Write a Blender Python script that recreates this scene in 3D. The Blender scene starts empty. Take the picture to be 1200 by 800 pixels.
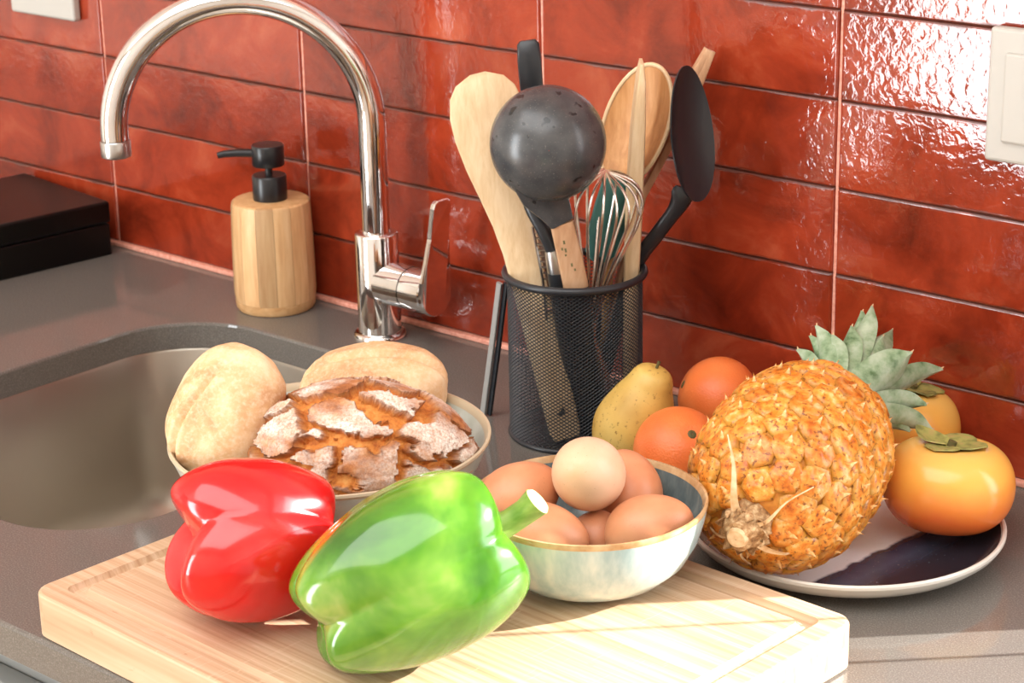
import bpy, bmesh, math, random
import numpy as np
from mathutils import Vector, Matrix, noise as mnoise

random.seed(7)
rng = np.random.default_rng(11)
SC = bpy.context.scene
COL = SC.collection
PI = math.pi

# ------------------------------------------------------------------ camera
CAM_POS = Vector((1.70194, -1.32482, 0.61088))
CR = Vector((0.75500673, 0.65543982, -0.01906511))
CU = Vector((-0.1985293, 0.25620483, 0.94601543))
CF = Vector((-0.62494076, 0.71046304, -0.32356038))
cd = bpy.data.cameras.new('camera')
cd.sensor_fit = 'HORIZONTAL'
cd.sensor_width = 36.0
cd.lens = 2504.96 * 36.0 / 1200.0
cd.clip_start = 0.01
cd.dof.use_dof = True
cd.dof.focus_distance = 1.40
cd.dof.aperture_fstop = 20.0
cam = bpy.data.objects.new('camera', cd)
COL.objects.link(cam)
cam.matrix_world = Matrix(((CR.x, CU.x, -CF.x, CAM_POS.x),
                           (CR.y, CU.y, -CF.y, CAM_POS.y),
                           (CR.z, CU.z, -CF.z, CAM_POS.z),
                           (0, 0, 0, 1)))
SC.camera = cam

# ------------------------------------------------------------------ world, sun, daylight, exposure
SC.view_settings.view_transform = 'Standard'
SC.view_settings.look = 'None'
SC.view_settings.gamma = 1.0
SC.view_settings.use_curve_mapping = False
SC.view_settings.exposure = 0.06

w = bpy.data.worlds.new('sky')
SC.world = w
w.use_nodes = True
w.node_tree.nodes['Background'].inputs['Color'].default_value = (0.86, 0.93, 1.0, 1)
w.node_tree.nodes['Background'].inputs['Strength'].default_value = 1.0

def light(name, kind, loc, direction, energy, color=(1, 1, 1), **kw):
    l = bpy.data.lights.new(name, kind)
    l.energy = energy
    l.color = color
    for k, v in kw.items():
        setattr(l, k, v)
    o = bpy.data.objects.new(name, l)
    COL.objects.link(o)
    o.location = loc
    o.rotation_euler = Vector(direction).to_track_quat('-Z', 'Y').to_euler()
    return o

SUN_EL = math.radians(25)
light('sun', 'SUN', (3, 2, 2), (-0.7071 * math.cos(SUN_EL), -0.7071 * math.cos(SUN_EL), -math.sin(SUN_EL)),
      15.5, (1.0, 0.97, 0.93), angle=math.radians(0.4))
# daylight through the glazed balcony door across the room
light('door_daylight', 'AREA', (-0.50, -3.06, 0.25), (0, 1, 0), 78, (0.94, 0.98, 1.0),
      shape='RECTANGLE', size=0.78, size_y=2.1)
# daylight through the window beyond the tiles
light('window_daylight', 'AREA', (1.95, 0.13, 0.55), (0, -1, 0), 22, (0.95, 0.98, 1.0),
      shape='RECTANGLE', size=1.1, size_y=1.0)
# broad unseen fill light, added below the ceiling to lift the whole scene
light('overhead_fill_light', 'AREA', (1.0, -1.55, 1.58), (0, 0, -1), 42, (0.95, 0.98, 1.0),
      shape='RECTANGLE', size=2.2, size_y=1.6)

# ------------------------------------------------------------------ material helpers
def srgb(r, g, b):
    def f(c):
        c /= 255.0
        return c / 12.92 if c <= 0.04045 else ((c + 0.055) / 1.055) ** 2.4
    return (f(r), f(g), f(b), 1.0)

class Mat:
    def __init__(self, name, color=(0.8, 0.8, 0.8, 1), rough=0.5, metal=0.0, **kw):
        self.m = bpy.data.materials.new(name)
        self.m.use_nodes = True
        self.t = self.m.node_tree
        self.n = self.t.nodes
        self.b = self.n['Principled BSDF']
        self.b.inputs['Base Color'].default_value = color
        self.b.inputs['Roughness'].default_value = rough
        self.b.inputs['Metallic'].default_value = metal
        for k, v in kw.items():
            self.b.inputs[k].default_value = v
        self._tc = None
    def node(self, typ, **kw):
        nd = self.n.new(typ)
        for k, v in kw.items():
            setattr(nd, k, v)
        return nd
    def link(self, a, b):
        self.t.links.new(a, b)
    def coord(self, kind='Object', scale=(1, 1, 1), offset=None):
        if self._tc is None:
            self._tc = self.node('ShaderNodeTexCoord')
        mp = self.node('ShaderNodeMapping')
        mp.inputs['Scale'].default_value = scale
        self.link(self._tc.outputs[kind], mp.inputs['Vector'])
        if offset is not None:
            self.link(offset, mp.inputs['Location'])
        return mp.outputs['Vector']
    def random_offset(self, amount=20.0):
        oi = self.node('ShaderNodeObjectInfo')
        m = self.node('ShaderNodeVectorMath', operation='SCALE')
        cb = self.node('ShaderNodeCombineXYZ')
        for i in range(3):
            self.link(oi.outputs['Random'], cb.inputs[i])
        self.link(cb.outputs[0], m.inputs[0])
        m.inputs['Scale'].default_value = amount
        return m.outputs[0], oi.outputs['Random']
    def noise(self, vec, scale=5, detail=3, rough=0.5, dist=0.0):
        nd = self.node('ShaderNodeTexNoise')
        nd.inputs['Scale'].default_value = scale
        nd.inputs['Detail'].default_value = detail
        nd.inputs['Roughness'].default_value = rough
        nd.inputs['Distortion'].default_value = dist
        if vec is not None:
            self.link(vec, nd.inputs['Vector'])
        return nd.outputs['Fac']
    def ramp(self, fac, stops, interp='LINEAR'):
        r = self.node('ShaderNodeValToRGB')
        r.color_ramp.interpolation = interp
        e = r.color_ramp.elements
        while len(e) < len(stops):
            e.new(0.5)
        for el, (p, c) in zip(e, stops):
            el.position = p
            el.color = c if len(c) == 4 else (*c, 1)
        self.link(fac, r.inputs['Fac'])
        return r.outputs['Color']
    def mix(self, fac, a, b, mode='MIX'):
        mx = self.node('ShaderNodeMix', data_type='RGBA', blend_type=mode)
        if hasattr(fac, 'is_linked'):
            self.link(fac, mx.inputs[0])
        else:
            mx.inputs[0].default_value = fac
        for v, i in ((a, 6), (b, 7)):
            if hasattr(v, 'is_linked'):
                self.link(v, mx.inputs[i])
            else:
                mx.inputs[i].default_value = v
        return mx.outputs[2]
    def math(self, op, a, b=0.0, c=None):
        md = self.node('ShaderNodeMath', operation=op)
        for i, v in enumerate((a, b) if c is None else (a, b, c)):
            if hasattr(v, 'is_linked'):
                self.link(v, md.inputs[i])
            else:
                md.inputs[i].default_value = v
        return md.outputs[0]
    def sep(self, vec):
        s = self.node('ShaderNodeSeparateXYZ')
        self.link(vec, s.inputs[0])
        return s.outputs
    def color(self, sock):
        self.link(sock, self.b.inputs['Base Color'])
    def rough(self, sock):
        self.link(sock, self.b.inputs['Roughness'])
    def bump(self, height, strength=0.3, dist=0.001, normal=None):
        bp = self.node('ShaderNodeBump')
        bp.inputs['Strength'].default_value = strength
        bp.inputs['Distance'].default_value = dist
        self.link(height, bp.inputs['Height'])
        if normal is not None:
            self.link(normal, bp.inputs['Normal'])
        self.link(bp.outputs[0], self.b.inputs['Normal'])
        return bp.outputs[0]
    def attr(self, name):
        a = self.node('ShaderNodeAttribute', attribute_name=name)
        return a

# ------------------------------------------------------------------ mesh helpers
def obj(name, verts, faces, mat, parent=None, smooth=True, loc=None, rot=None):
    me = bpy.data.meshes.new(name)
    me.from_pydata([tuple(v) for v in verts], [], [tuple(f) for f in faces])
    me.update()
    return link_mesh(name, me, mat, parent, smooth, loc, rot)

def link_mesh(name, me, mat, parent=None, smooth=True, loc=None, rot=None):
    if mat is not None:
        me.materials.append(mat.m if isinstance(mat, Mat) else mat)
    if smooth:
        me.polygons.foreach_set('use_smooth', [True] * len(me.polygons))
        me.set_sharp_from_angle(angle=math.radians(42))
    o = bpy.data.objects.new(name, me)
    COL.objects.link(o)
    if parent is not None:
        o.parent = parent
    if loc is not None:
        o.location = loc
    if rot is not None:
        o.rotation_euler = rot
    return o

def thing(name, label, cat, loc=(0, 0, 0), rot=(0, 0, 0), group=None):
    o = bpy.data.objects.new(name, None)
    o.empty_display_size = 0.02
    COL.objects.link(o)
    o.location = loc
    o.rotation_euler = rot
    return tag(o, label, cat, group)

def tag(o, label, cat, group=None):
    o['label'] = label
    o['category'] = cat
    if group:
        o['group'] = group
    return o

def structure(o):
    o['kind'] = 'structure'
    return o

def join(parts):
    V, Fc = [], []
    for v, f in parts:
        k = len(V)
        V += [tuple(x) for x in v]
        Fc += [tuple(i + k for i in q) for q in f]
    return V, Fc

def box(x0, x1, y0, y1, z0, z1):
    v = [(x, y, z) for z in (z0, z1) for y in (y0, y1) for x in (x0, x1)]
    f = [(0, 2, 3, 1), (4, 5, 7, 6), (0, 1, 5, 4), (2, 6, 7, 3), (0, 4, 6, 2), (1, 3, 7, 5)]
    return v, f

def bevel_box(x0, x1, y0, y1, z0, z1, b=0.002, seg=2):
    bm = bmesh.new()
    v, f = box(x0, x1, y0, y1, z0, z1)
    vs = [bm.verts.new(p) for p in v]
    for q in f:
        bm.faces.new([vs[i] for i in q])
    bmesh.ops.bevel(bm, geom=list(bm.edges), offset=b, segments=seg, profile=0.5, affect='EDGES')
    bmesh.ops.recalc_face_normals(bm, faces=list(bm.faces))
    bm.verts.index_update()
    out = [tuple(p.co) for p in bm.verts], [[p.index for p in q.verts] for q in bm.faces]
    bm.free()
    return out

def rings(loops, closed=True, cap0=False, cap1=False):
    """bridge equally long loops of points"""
    V, Fc = [], []
    n = len(loops[0])
    for l in loops:
        V += [tuple(p) for p in l]
    m = n if closed else n - 1
    for k in range(len(loops) - 1):
        for i in range(m):
            a, b = k * n + i, k * n + (i + 1) % n
            Fc.append((a, b, b + n, a + n))
    if cap0:
        Fc.append(tuple(range(n))[::-1])
    if cap1:
        Fc.append(tuple(range((len(loops) - 1) * n, len(loops) * n)))
    return V, Fc

def lathe(profile, n=48, a0=0.0, a1=2 * PI, cap0=False, cap1=False):
    """profile of (r, z) from outside-bottom upwards; faces look outward"""
    full = abs(a1 - a0 - 2 * PI) < 1e-6
    k = n if full else n + 1
    ang = [a0 + (a1 - a0) * i / n for i in range(k)]
    loops = [[(r * math.cos(a), r * math.sin(a), z) for a in ang] for r, z in profile]
    return rings(loops, full, cap0, cap1)

def smooth_path(pts, n):
    """Catmull-Rom through the points, values of any dimension"""
    P = [np.array(p, float) for p in pts]
    P = [2 * P[0] - P[1]] + P + [2 * P[-1] - P[-2]]
    out = []
    segs = len(P) - 3
    for i in range(n):
        t = i / (n - 1) * segs
        k = min(int(t), segs - 1)
        t -= k
        a, b, c, d = P[k:k + 4]
        out.append(0.5 * ((2 * b) + (c - a) * t + (2 * a - 5 * b + 4 * c - d) * t ** 2 + (3 * b - a - 3 * c + d) * t ** 3))
    return out

def frames(path, up=None):
    P = [Vector(p[:3]) for p in path]
    T = []
    for i in range(len(P)):
        a, b = P[max(i - 1, 0)], P[min(i + 1, len(P) - 1)]
        T.append((b - a).normalized())
    ref = Vector(up) if up is not None else (Vector((0, 0, 1)) if abs(T[0].z) < 0.9 else Vector((1, 0, 0)))
    N = (ref - T[0] * ref.dot(T[0])).normalized()
    out = []
    for t in T:
        N = (N - t * N.dot(t)).normalized()
        out.append((t, N, t.cross(N)))
    return P, out

def tube(path, rad, n=10, up=None, cap=True):
    """rad: number, list of numbers or list of (rN, rB)"""
    P, Fr = frames(path, up)
    loops = []
    for i, p in enumerate(P):
        r = rad[i] if isinstance(rad, (list, tuple, np.ndarray)) else rad
        ra, rb = (r if isinstance(r, (list, tuple)) else (r, r))
        t, N, B = Fr[i]
        loops.append([p + N * (ra * math.cos(2 * PI * k / n)) + B * (rb * math.sin(2 * PI * k / n)) for k in range(n)])
    return rings(loops, True, cap, cap)

def bar(path, sizes, up, b=0.25):
    """rounded-rectangle section swept along a path; sizes: list of (half along N, half along B)"""
    P, Fr = frames(path, up)
    loops = []
    for i, p in enumerate(P):
        t, N, B = Fr[i]
        a, c = sizes[i] if isinstance(sizes, list) else sizes
        k = b * min(a, c) * 2
        sec = [(a, c - k), (a - k * .3, c - k * .3), (a - k, c), (-a + k, c), (-a + k * .3, c - k * .3), (-a, c - k),
               (-a, -c + k), (-a + k * .3, -c + k * .3), (-a + k, -c), (a - k, -c), (a - k * .3, -c + k * .3), (a, -c + k)]
        loops.append([p + N * u + B * v for u, v in sec])
    return rings(loops, True, True, True)

def rrect(x0, x1, y0, y1, r, z, n=8):
    out = []
    for cx, cy, a in ((x1 - r, y1 - r, 0), (x0 + r, y1 - r, 90), (x0 + r, y0 + r, 180), (x1 - r, y0 + r, 270)):
        for i in range(n + 1):
            t = math.radians(a + 90 * i / n)
            out.append((cx + r * math.cos(t), cy + r * math.sin(t), z))
    return out

def ns(p, s, seed=0.0):
    return mnoise.noise(Vector((p[0] * s + seed, p[1] * s + seed * 1.7, p[2] * s - seed)))

def basis(axis, ref=(0, 0, 1)):
    """rotation whose local Z is the axis and local Y is the nearest to ref"""
    z = Vector(axis).normalized()
    y = Vector(ref)
    y = (y - z * y.dot(z)).normalized()
    x = y.cross(z)
    return Matrix((x, y, z)).transposed()

def place(o, loc, rot3):
    o.matrix_basis = Matrix.Translation(Vector(loc)) @ rot3.to_4x4()
    return o

# ------------------------------------------------------------------ materials
# glazed tile
M_tile = Mat('tile_glaze', rough=0.07)
off, rnd = M_tile.random_offset(30)
v = M_tile.coord('Object', (1, 1, 1), off)
n1 = M_tile.noise(v, 14, 5, 0.62, 0.6)
c1 = M_tile.ramp(n1, [(0.26, srgb(84, 30, 15)), (0.42, srgb(136, 48, 26)), (0.58, srgb(165, 62, 35)), (0.78, srgb(192, 96, 64))])
n1b = M_tile.noise(v, 120, 3, 0.6)
c1 = M_tile.mix(M_tile.math('MULTIPLY', n1b, 0.35), c1, srgb(140, 44, 28))
tint = M_tile.ramp(rnd, [(0.0, srgb(226, 218, 214)), (0.5, srgb(242, 238, 236)), (1.0, srgb(255, 255, 255))])
c1 = M_tile.mix(1.0, c1, tint, 'MULTIPLY')
g = M_tile.coord('Generated')
gz = M_tile.sep(g)[2]
ed = M_tile.math('ABSOLUTE', M_tile.math('SUBTRACT', gz, 0.5))
ed = M_tile.math('ADD', ed, M_tile.math('MULTIPLY', M_tile.math('SUBTRACT', M_tile.noise(v, 40, 3), 0.5), 0.09))
edm = M_tile.ramp(ed, [(0.452, (0, 0, 0)), (0.486, (1, 1, 1))])
c1 = M_tile.mix(edm, c1, srgb(84, 34, 18))
M_tile.color(c1)
wv = M_tile.noise(v, 135, 2, 0.5, 0.4)
wl = M_tile.noise(v, 18, 2, 0.5)
hh = M_tile.math('ADD', M_tile.math('MULTIPLY', wv, 0.62), M_tile.math('MULTIPLY', wl, 0.55))
M_tile.bump(hh, 0.40, 0.0012)
M_tile.rough(M_tile.ramp(edm, [(0.0, (0.07,) * 3), (1.0, (0.42,) * 3)]))
M_tile.b.inputs['Specular IOR Level'].default_value = 0.8

M_grout = Mat('pink_grout', srgb(222, 148, 126), 0.75)
gn = M_grout.noise(M_grout.coord(), 300, 3)
M_grout.color(M_grout.ramp(gn, [(0.3, srgb(212, 136, 114)), (0.7, srgb(236, 170, 148))]))

M_counter = Mat('quartz_worktop', rough=0.2)
cv = M_counter.coord()
sp = M_counter.noise(cv, 900, 2, 0.6)
big = M_counter.noise(cv, 9, 3)
cc = M_counter.ramp(sp, [(0.3, srgb(98, 93, 87)), (0.55, srgb(112, 107, 101)), (0.78, srgb(142, 137, 131))])
cc = M_counter.mix(M_counter.math('MULTIPLY', big, 0.3), cc, srgb(96, 90, 83))
M_counter.color(cc)
M_counter.rough(M_counter.ramp(sp, [(0.2, (0.06,) * 3), (0.8, (0.11,) * 3)]))

M_steel = Mat('brushed_steel', srgb(172, 164, 152), 0.3, 1.0)
sv = M_steel.coord('Object', (1, 1, 1))
M_steel.rough(M_steel.ramp(M_steel.noise(sv, 40, 3), [(0.3, (0.30,) * 3), (0.7, (0.36,) * 3)]))
M_chrome = Mat('chrome', (0.86, 0.86, 0.86, 1), 0.045, 1.0)
M_satin = Mat('satin_steel', srgb(190, 188, 184), 0.28, 1.0)
M_wire = Mat('whisk_wire', srgb(232, 226, 218), 0.25, 1.0)
M_black = Mat('black_nylon', srgb(36, 39, 43), 0.3)
M_black.bump(M_black.noise(M_black.coord(), 500, 2), 0.08, 0.0003)
M_blackmetal = Mat('black_metal', srgb(28, 28, 30), 0.3)
M_blackbox = Mat('black_box', srgb(8, 8, 8), 0.28, **{'Specular IOR Level': 0.25})
M_holder = Mat('black_powder_coat', srgb(36, 38, 42), 0.38)
M_white = Mat('white_plastic', srgb(186, 181, 172), 0.5)
M_teal = Mat('teal_silicone', srgb(70, 128, 124), 0.5)
M_cabinet = Mat('grey_cabinet', srgb(96, 97, 95), 0.45)
M_cabinet.color(M_cabinet.ramp(M_cabinet.noise(M_cabinet.coord('Object', (1, 1, 8)), 6, 3), [(0.3, srgb(128, 128, 124)), (0.7, srgb(140, 140, 136))]))
M_paint = Mat('white_wall_paint', srgb(232, 228, 220), 0.8)
M_paint.bump(M_paint.noise(M_paint.coord(), 200, 2), 0.05, 0.001)
M_floor = Mat('oak_floor', rough=0.4)
fv = M_floor.coord('Object', (1, 9, 1))
M_floor.color(M_floor.ramp(M_floor.noise(fv, 5, 4), [(0.3, srgb(166, 134, 100)), (0.7, srgb(196, 164, 128))]))
M_frame = Mat('window_frame_white', srgb(236, 236, 232), 0.35)
M_lamp = Mat('lamp_body', srgb(230, 230, 228), 0.4)

def wood(name, dark, mid, light_, scale=(3, 40, 40), rough=0.5, rnd_tint=0.0, nscale=6.0, bump=0.12):
    m = Mat(name, rough=rough)
    off, rd = m.random_offset(9)
    v = m.coord('Object', scale, off)
    a = m.noise(v, nscale, 4, 0.6, 0.3)
    c = m.ramp(a, [(0.28, dark), (0.5, mid), (0.72, light_)])
    if rnd_tint:
        t = m.ramp(rd, [(0.0, (1 - rnd_tint,) * 3), (1.0, (1, 1, 1))])
        c = m.mix(1.0, c, t, 'MULTIPLY')
    m.color(c)
    m.bump(a, bump, 0.0006)
    return m

M_bamboo_stave = wood('bamboo_stave', srgb(188, 138, 88), srgb(206, 158, 106), srgb(222, 178, 128), (30, 30, 3), 0.42, 0.28)
M_staves = [wood('bamboo_stave_%d' % k, *[srgb(*[v_ * f_ for v_ in q_]) for q_ in ((200, 152, 104), (214, 170, 120), (224, 184, 136))], (30, 30, 3), 0.42) for k, f_ in enumerate((1.0, .86, 1.07))]
M_bamboo_plain = wood('bamboo_turned', srgb(196, 146, 94), srgb(212, 166, 114), srgb(222, 180, 130), (20, 20, 30), 0.45)
M_beech = wood('beech_wood', srgb(212, 178, 134), srgb(226, 196, 154), srgb(236, 210, 172), (30, 30, 4), 0.5, 0.06)
M_maple = wood('golden_wood', srgb(196, 146, 90), srgb(214, 166, 108), srgb(228, 186, 132), (30, 30, 4), 0.5)
M_brownwood = wood('brown_wood', srgb(176, 118, 66), srgb(196, 138, 82), srgb(210, 156, 100), (30, 30, 4), 0.5)
M_pinkwood = wood('rosy_wood', srgb(182, 136, 100), srgb(200, 156, 118), srgb(212, 172, 136), (30, 30, 4), 0.5)

# cutting board bamboo: narrow strips along X
M_board = Mat('bamboo_board', rough=0.42)
bv = M_board.coord()
st = M_board.noise(M_board.coord('Object', (2.2, 150, 40)), 1.6, 3, 0.6)
fine = M_board.noise(M_board.coord('Object', (9, 700, 120)), 1.4, 2)
c = M_board.ramp(st, [(0.30, srgb(184, 146, 112)), (0.48, srgb(206, 174, 140)), (0.66, srgb(222, 196, 166))])
c = M_board.mix(M_board.math('MULTIPLY', fine, 0.45), c, srgb(172, 132, 100))
nd = M_board.noise(M_board.coord('Object', (22, 60, 40)), 1.7, 4, 0.7)
ndm = M_board.ramp(nd, [(0.66, (0, 0, 0)), (0.74, (1, 1, 1))])
c = M_board.mix(M_board.math('MULTIPLY', ndm, 0.5), c, srgb(150, 100, 62))
sc1 = M_board.noise(M_board.coord('Object', (300, 14, 1)), 1.3, 2, 0.5, 1.2)
sc2 = M_board.noise(M_board.coord('Object', (30, 320, 1)), 1.1, 2, 0.5, 1.5)
geo_ = M_board.node('ShaderNodeNewGeometry')
upz = M_board.math('GREATER_THAN', M_board.sep(geo_.outputs['Normal'])[2], 0.9)
scr = M_board.math('MAXIMUM', M_board.ramp(sc1, [(0.66, (0, 0, 0)), (0.70, (1, 1, 1))]), M_board.ramp(sc2, [(0.68, (0, 0, 0)), (0.72, (1, 1, 1))]))
c = M_board.mix(M_board.math('MULTIPLY', M_board.math('MULTIPLY', scr, upz), 0.22), c, srgb(240, 220, 190))
M_board.color(c)
M_board.bump(M_board.math('ADD', fine, M_board.math('MULTIPLY', M_board.math('MULTIPLY', scr, upz), 0.4)), 0.12, 0.0005)

# ------------------------------------------------------------------ the room
GAPV, BEV = 0.0030, 0.0013
TW, TH, T0 = 0.2875, 0.0669, 0.0631
WIN_X0, WIN_X1, WIN_Z0, WIN_Z1 = 1.352, 2.55, 0.02, 1.25
ZF, ZC = -0.9, 1.62
XL, XR, YF = -2.2, 3.2, -3.1

wall_back = structure(obj('wall_back', *join([
    box(XL, WIN_X0, 0.0021, 0.12, ZF, ZC),
    box(WIN_X1, XR, 0.0021, 0.12, ZF, ZC),
    box(WIN_X0, WIN_X1, 0.0021, 0.12, ZF, WIN_Z0),
    box(WIN_X0, WIN_X1, 0.0021, 0.12, WIN_Z1, ZC)]), M_grout, smooth=False))

def tile_mesh(wd, ht, seed):
    """a hand-made tile: wavy glazed face, rounded rim, 8 mm deep; centre at origin, face towards -Y"""
    nx, nz = 5, 2
    r = np.random.default_rng(seed)
    xs = np.concatenate(([-wd / 2, -wd / 2 + BEV, -wd / 2 + BEV * 1.8], np.linspace(-wd / 2, wd / 2, nx + 1)[1:-1], [wd / 2 - BEV * 1.8, wd / 2 - BEV, wd / 2]))
    zs = np.concatenate(([-ht / 2, -ht / 2 + BEV, -ht / 2 + BEV * 1.8], np.linspace(-ht / 2, ht / 2, nz + 1)[1:-1], [ht / 2 - BEV * 1.8, ht / 2 - BEV, ht / 2]))
    V, Fc = [], []
    W, H = len(xs), len(zs)
    for j, z in enumerate(zs):
        for i, x in enumerate(xs):
            e = (i in (0, W - 1)) or (j in (0, H - 1))
            V.append((x + (0 if 0 < i < W - 1 else r.normal(0, .0002)), (0.0014 if e else 0.0) + (0 if 2 < i < W - 3 and 2 < j < H - 3 else 0.0) + r.normal(0, 0.00002), z + (r.normal(0, 0.0002) if 2 < i < W - 3 else 0)))
    for j in range(H - 1):
        for i in range(W - 1):
            a = j * W + i
            Fc.append((a, a + 1, a + 1 + W, a + W))
    k = len(V)
    V += [(-wd / 2, 0.008, -ht / 2), (wd / 2, 0.008, -ht / 2), (wd / 2, 0.008, ht / 2), (-wd / 2, 0.008, ht / 2)]
    bot = [i for i in range(W)]
    top = [(H - 1) * W + i for i in range(W)]
    lef = [j * W for j in range(H)]
    rig = [j * W + W - 1 for j in range(H)]
    Fc.append(tuple(bot[::-1]) + (k, k + 1))
    Fc.append(tuple(top) + (k + 2, k + 3))
    Fc.append(tuple(lef) + (k + 3, k))
    Fc.append(tuple(rig[::-1]) + (k + 1, k + 2))
    me = bpy.data.meshes.new('tile')
    me.from_pydata(V, [], Fc)
    me.update()
    me.materials.append(M_tile.m)
    me.polygons.foreach_set('use_smooth', [True] * len(me.polygons))
    return me

variants = [tile_mesh(TW - GAPV, TH + 0.0003, s) for s in range(5)]
low = [tile_mesh(TW - GAPV, T0 - 0.0040, 20 + s) for s in range(3)]
cutx = WIN_X0 - 4 * TW
cut = [tile_mesh(cutx - GAPV, TH + 0.0003, 40), tile_mesh(cutx - GAPV, T0 - 0.0046, 41)]
rt = random.Random(5)
for col in range(-3, 5):
    for row in range(11):
        x0 = col * TW
        if col == 4:
            me = cut[1] if row == 0 else cut[0]
            xc = x0 + cutx / 2
        else:
            me = low[rt.randrange(3)] if row == 0 else variants[rt.randrange(5)]
            xc = x0 + TW / 2
        zc = (0.004 + T0) / 2 if row == 0 else T0 + (row - 0.5) * TH
        o = bpy.data.objects.new('tile', me)
        COL.objects.link(o)
        o.parent = wall_back
        o.location = (xc, rt.uniform(-0.0003, 0.0003), zc)
        o.rotation_euler = (rt.uniform(-0.004, 0.004), 0, rt.uniform(-0.003, 0.003))

structure(obj('trim_1', *bevel_box(XL, WIN_X0, -0.005, 0.006, 0.0, 0.0045, 0.0012), M_grout, smooth=False))

structure(obj('floor', *box(XL, XR, YF - 0.1, 0.12, ZF - 0.05, ZF), M_floor, smooth=False))
structure(obj('ceiling', *box(XL, XR, YF - 0.1, 0.12, ZC, ZC + 0.05), M_paint, smooth=False))
structure(obj('wall_left', *box(XL - 0.1, XL, YF - 0.1, 0.12, ZF, ZC), M_paint, smooth=False))
structure(obj('wall_right', *box(XR, XR + 0.1, YF - 0.1, 0.12, ZF, ZC), M_paint, smooth=False))
DX0, DX1, DZ1 = -0.94, -0.06, 1.32
structure(obj('wall_front', *join([box(XL, DX0, YF - 0.1, YF, ZF, ZC), box(DX1, XR, YF - 0.1, YF, ZF, ZC),
                                   box(DX0, DX1, YF - 0.1, YF, DZ1, ZC)]), M_paint, smooth=False))
door = structure(obj('door_1', *join([box(DX0, DX0 + .05, YF - .06, YF - .01, ZF, DZ1), box(DX1 - .05, DX1, YF - .06, YF - .01, ZF, DZ1),
                                      box(DX0 + .05, DX1 - .05, YF - .06, YF - .01, DZ1 - .05, DZ1), box(DX0 + .05, DX1 - .05, YF - .06, YF - .01, ZF, ZF + .06)]), M_frame, smooth=False))
win = structure(obj('window_1', *join([box(WIN_X1 - .04, WIN_X1, .05, .1, WIN_Z0, WIN_Z1), box(WIN_X0 + .04, WIN_X1 - .04, .05, .1, WIN_Z1 - .04, WIN_Z1),
                                       box(WIN_X0, WIN_X1, -.0, .1, WIN_Z0 - .012, WIN_Z0)]), M_frame, smooth=False))
cord = obj('blind_cord', *tube([(1.392, -.004, .05), (1.392, -.004, 1.25)], .0016, 6), M_white, parent=win)

# ------------------------------------------------------------------ worktop with sink cut-out, cabinet, sink
SX0, SX1, SY0, SY1, SR = 0.228, 0.574, -0.505, -0.101, 0.085
CX0, CX1, CY0, CY1 = XL + .02, XR - .02, -0.608, -0.0003
def on_rect(p, x0, x1, y0, y1, c):
    dx, dy = p[0] - c[0], p[1] - c[1]
    t = min([s for s in [((x1 if dx > 0 else x0) - c[0]) / dx if abs(dx) > 1e-9 else 1e9,
                         ((y1 if dy > 0 else y0) - c[1]) / dy if abs(dy) > 1e-9 else 1e9]])
    return (c[0] + dx * t, c[1] + dy * t)
sc_ = ((SX0 + SX1) / 2, (SY0 + SY1) / 2)
inner = rrect(SX0, SX1, SY0, SY1, SR, 0, 14)
outer = [list(on_rect(p, CX0, CX1, CY0, CY1, sc_)) for p in inner]
for cx, cy in ((CX0, CY0), (CX0, CY1), (CX1, CY0), (CX1, CY1)):
    k = min(range(len(outer)), key=lambda i: abs(math.atan2(outer[i][1] - sc_[1], outer[i][0] - sc_[0]) - math.atan2(cy - sc_[1], cx - sc_[0])))
    outer[k] = [cx, cy]
CT = 0.024
e = 0.0025
def off_rect(p, d):
    return (min(max(p[0], CX0 + d), CX1 - d), min(max(p[1], CY0 + d), CY1 - d))
loops = [[(x, y, -CT) for x, y in outer]]
loops += [[(x, y, -e) for x, y in outer], [(*off_rect(p, e * .3), -e * .3) for p in outer], [(*off_rect(p, e), 0) for p in outer]]
for d, z in ((e, 0.0), (e * .3, -e * .3), (0, -e), (0, -CT)):
    loops.append(rrect(SX0 - d, SX1 + d, SY0 - d, SY1 + d, SR + d, z, 14))
loops.append(loops[0])
tag(obj('worktop', *rings(loops), M_counter, smooth=False), 'dark grey speckled stone worktop with a rounded sink cut-out', 'worktop')

cab = thing('base_cabinet', 'grey base cabinet fronts under the dark stone worktop', 'cabinet', (1.0, -.3, ZF))
obj('carcass', *join([box(CX0 - 1.0, CX1 - 1.0, -.28, -.26, 0.1, 0.9 - CT), box(CX0 - 1.0, CX1 - 1.0, -.23, -.21, 0.0, 0.1)]), M_cabinet, cab, smooth=False)
for i, x in enumerate(np.arange(CX0, CX1 - .1, .6)):
    x1 = min(x + .597, CX1)
    dr = obj('cabinet_door', *bevel_box(x - 1.0, x1 - 1.0, -.299, -.281, 0.11, 0.9 - CT - .03, .0015), M_cabinet, cab, smooth=False)
    obj('handle', *bevel_box(x - .85, x1 - 1.15, -.312, -.299, 0.9 - CT - .055, 0.9 - CT - .045, .002), M_satin, dr, smooth=False)

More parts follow.
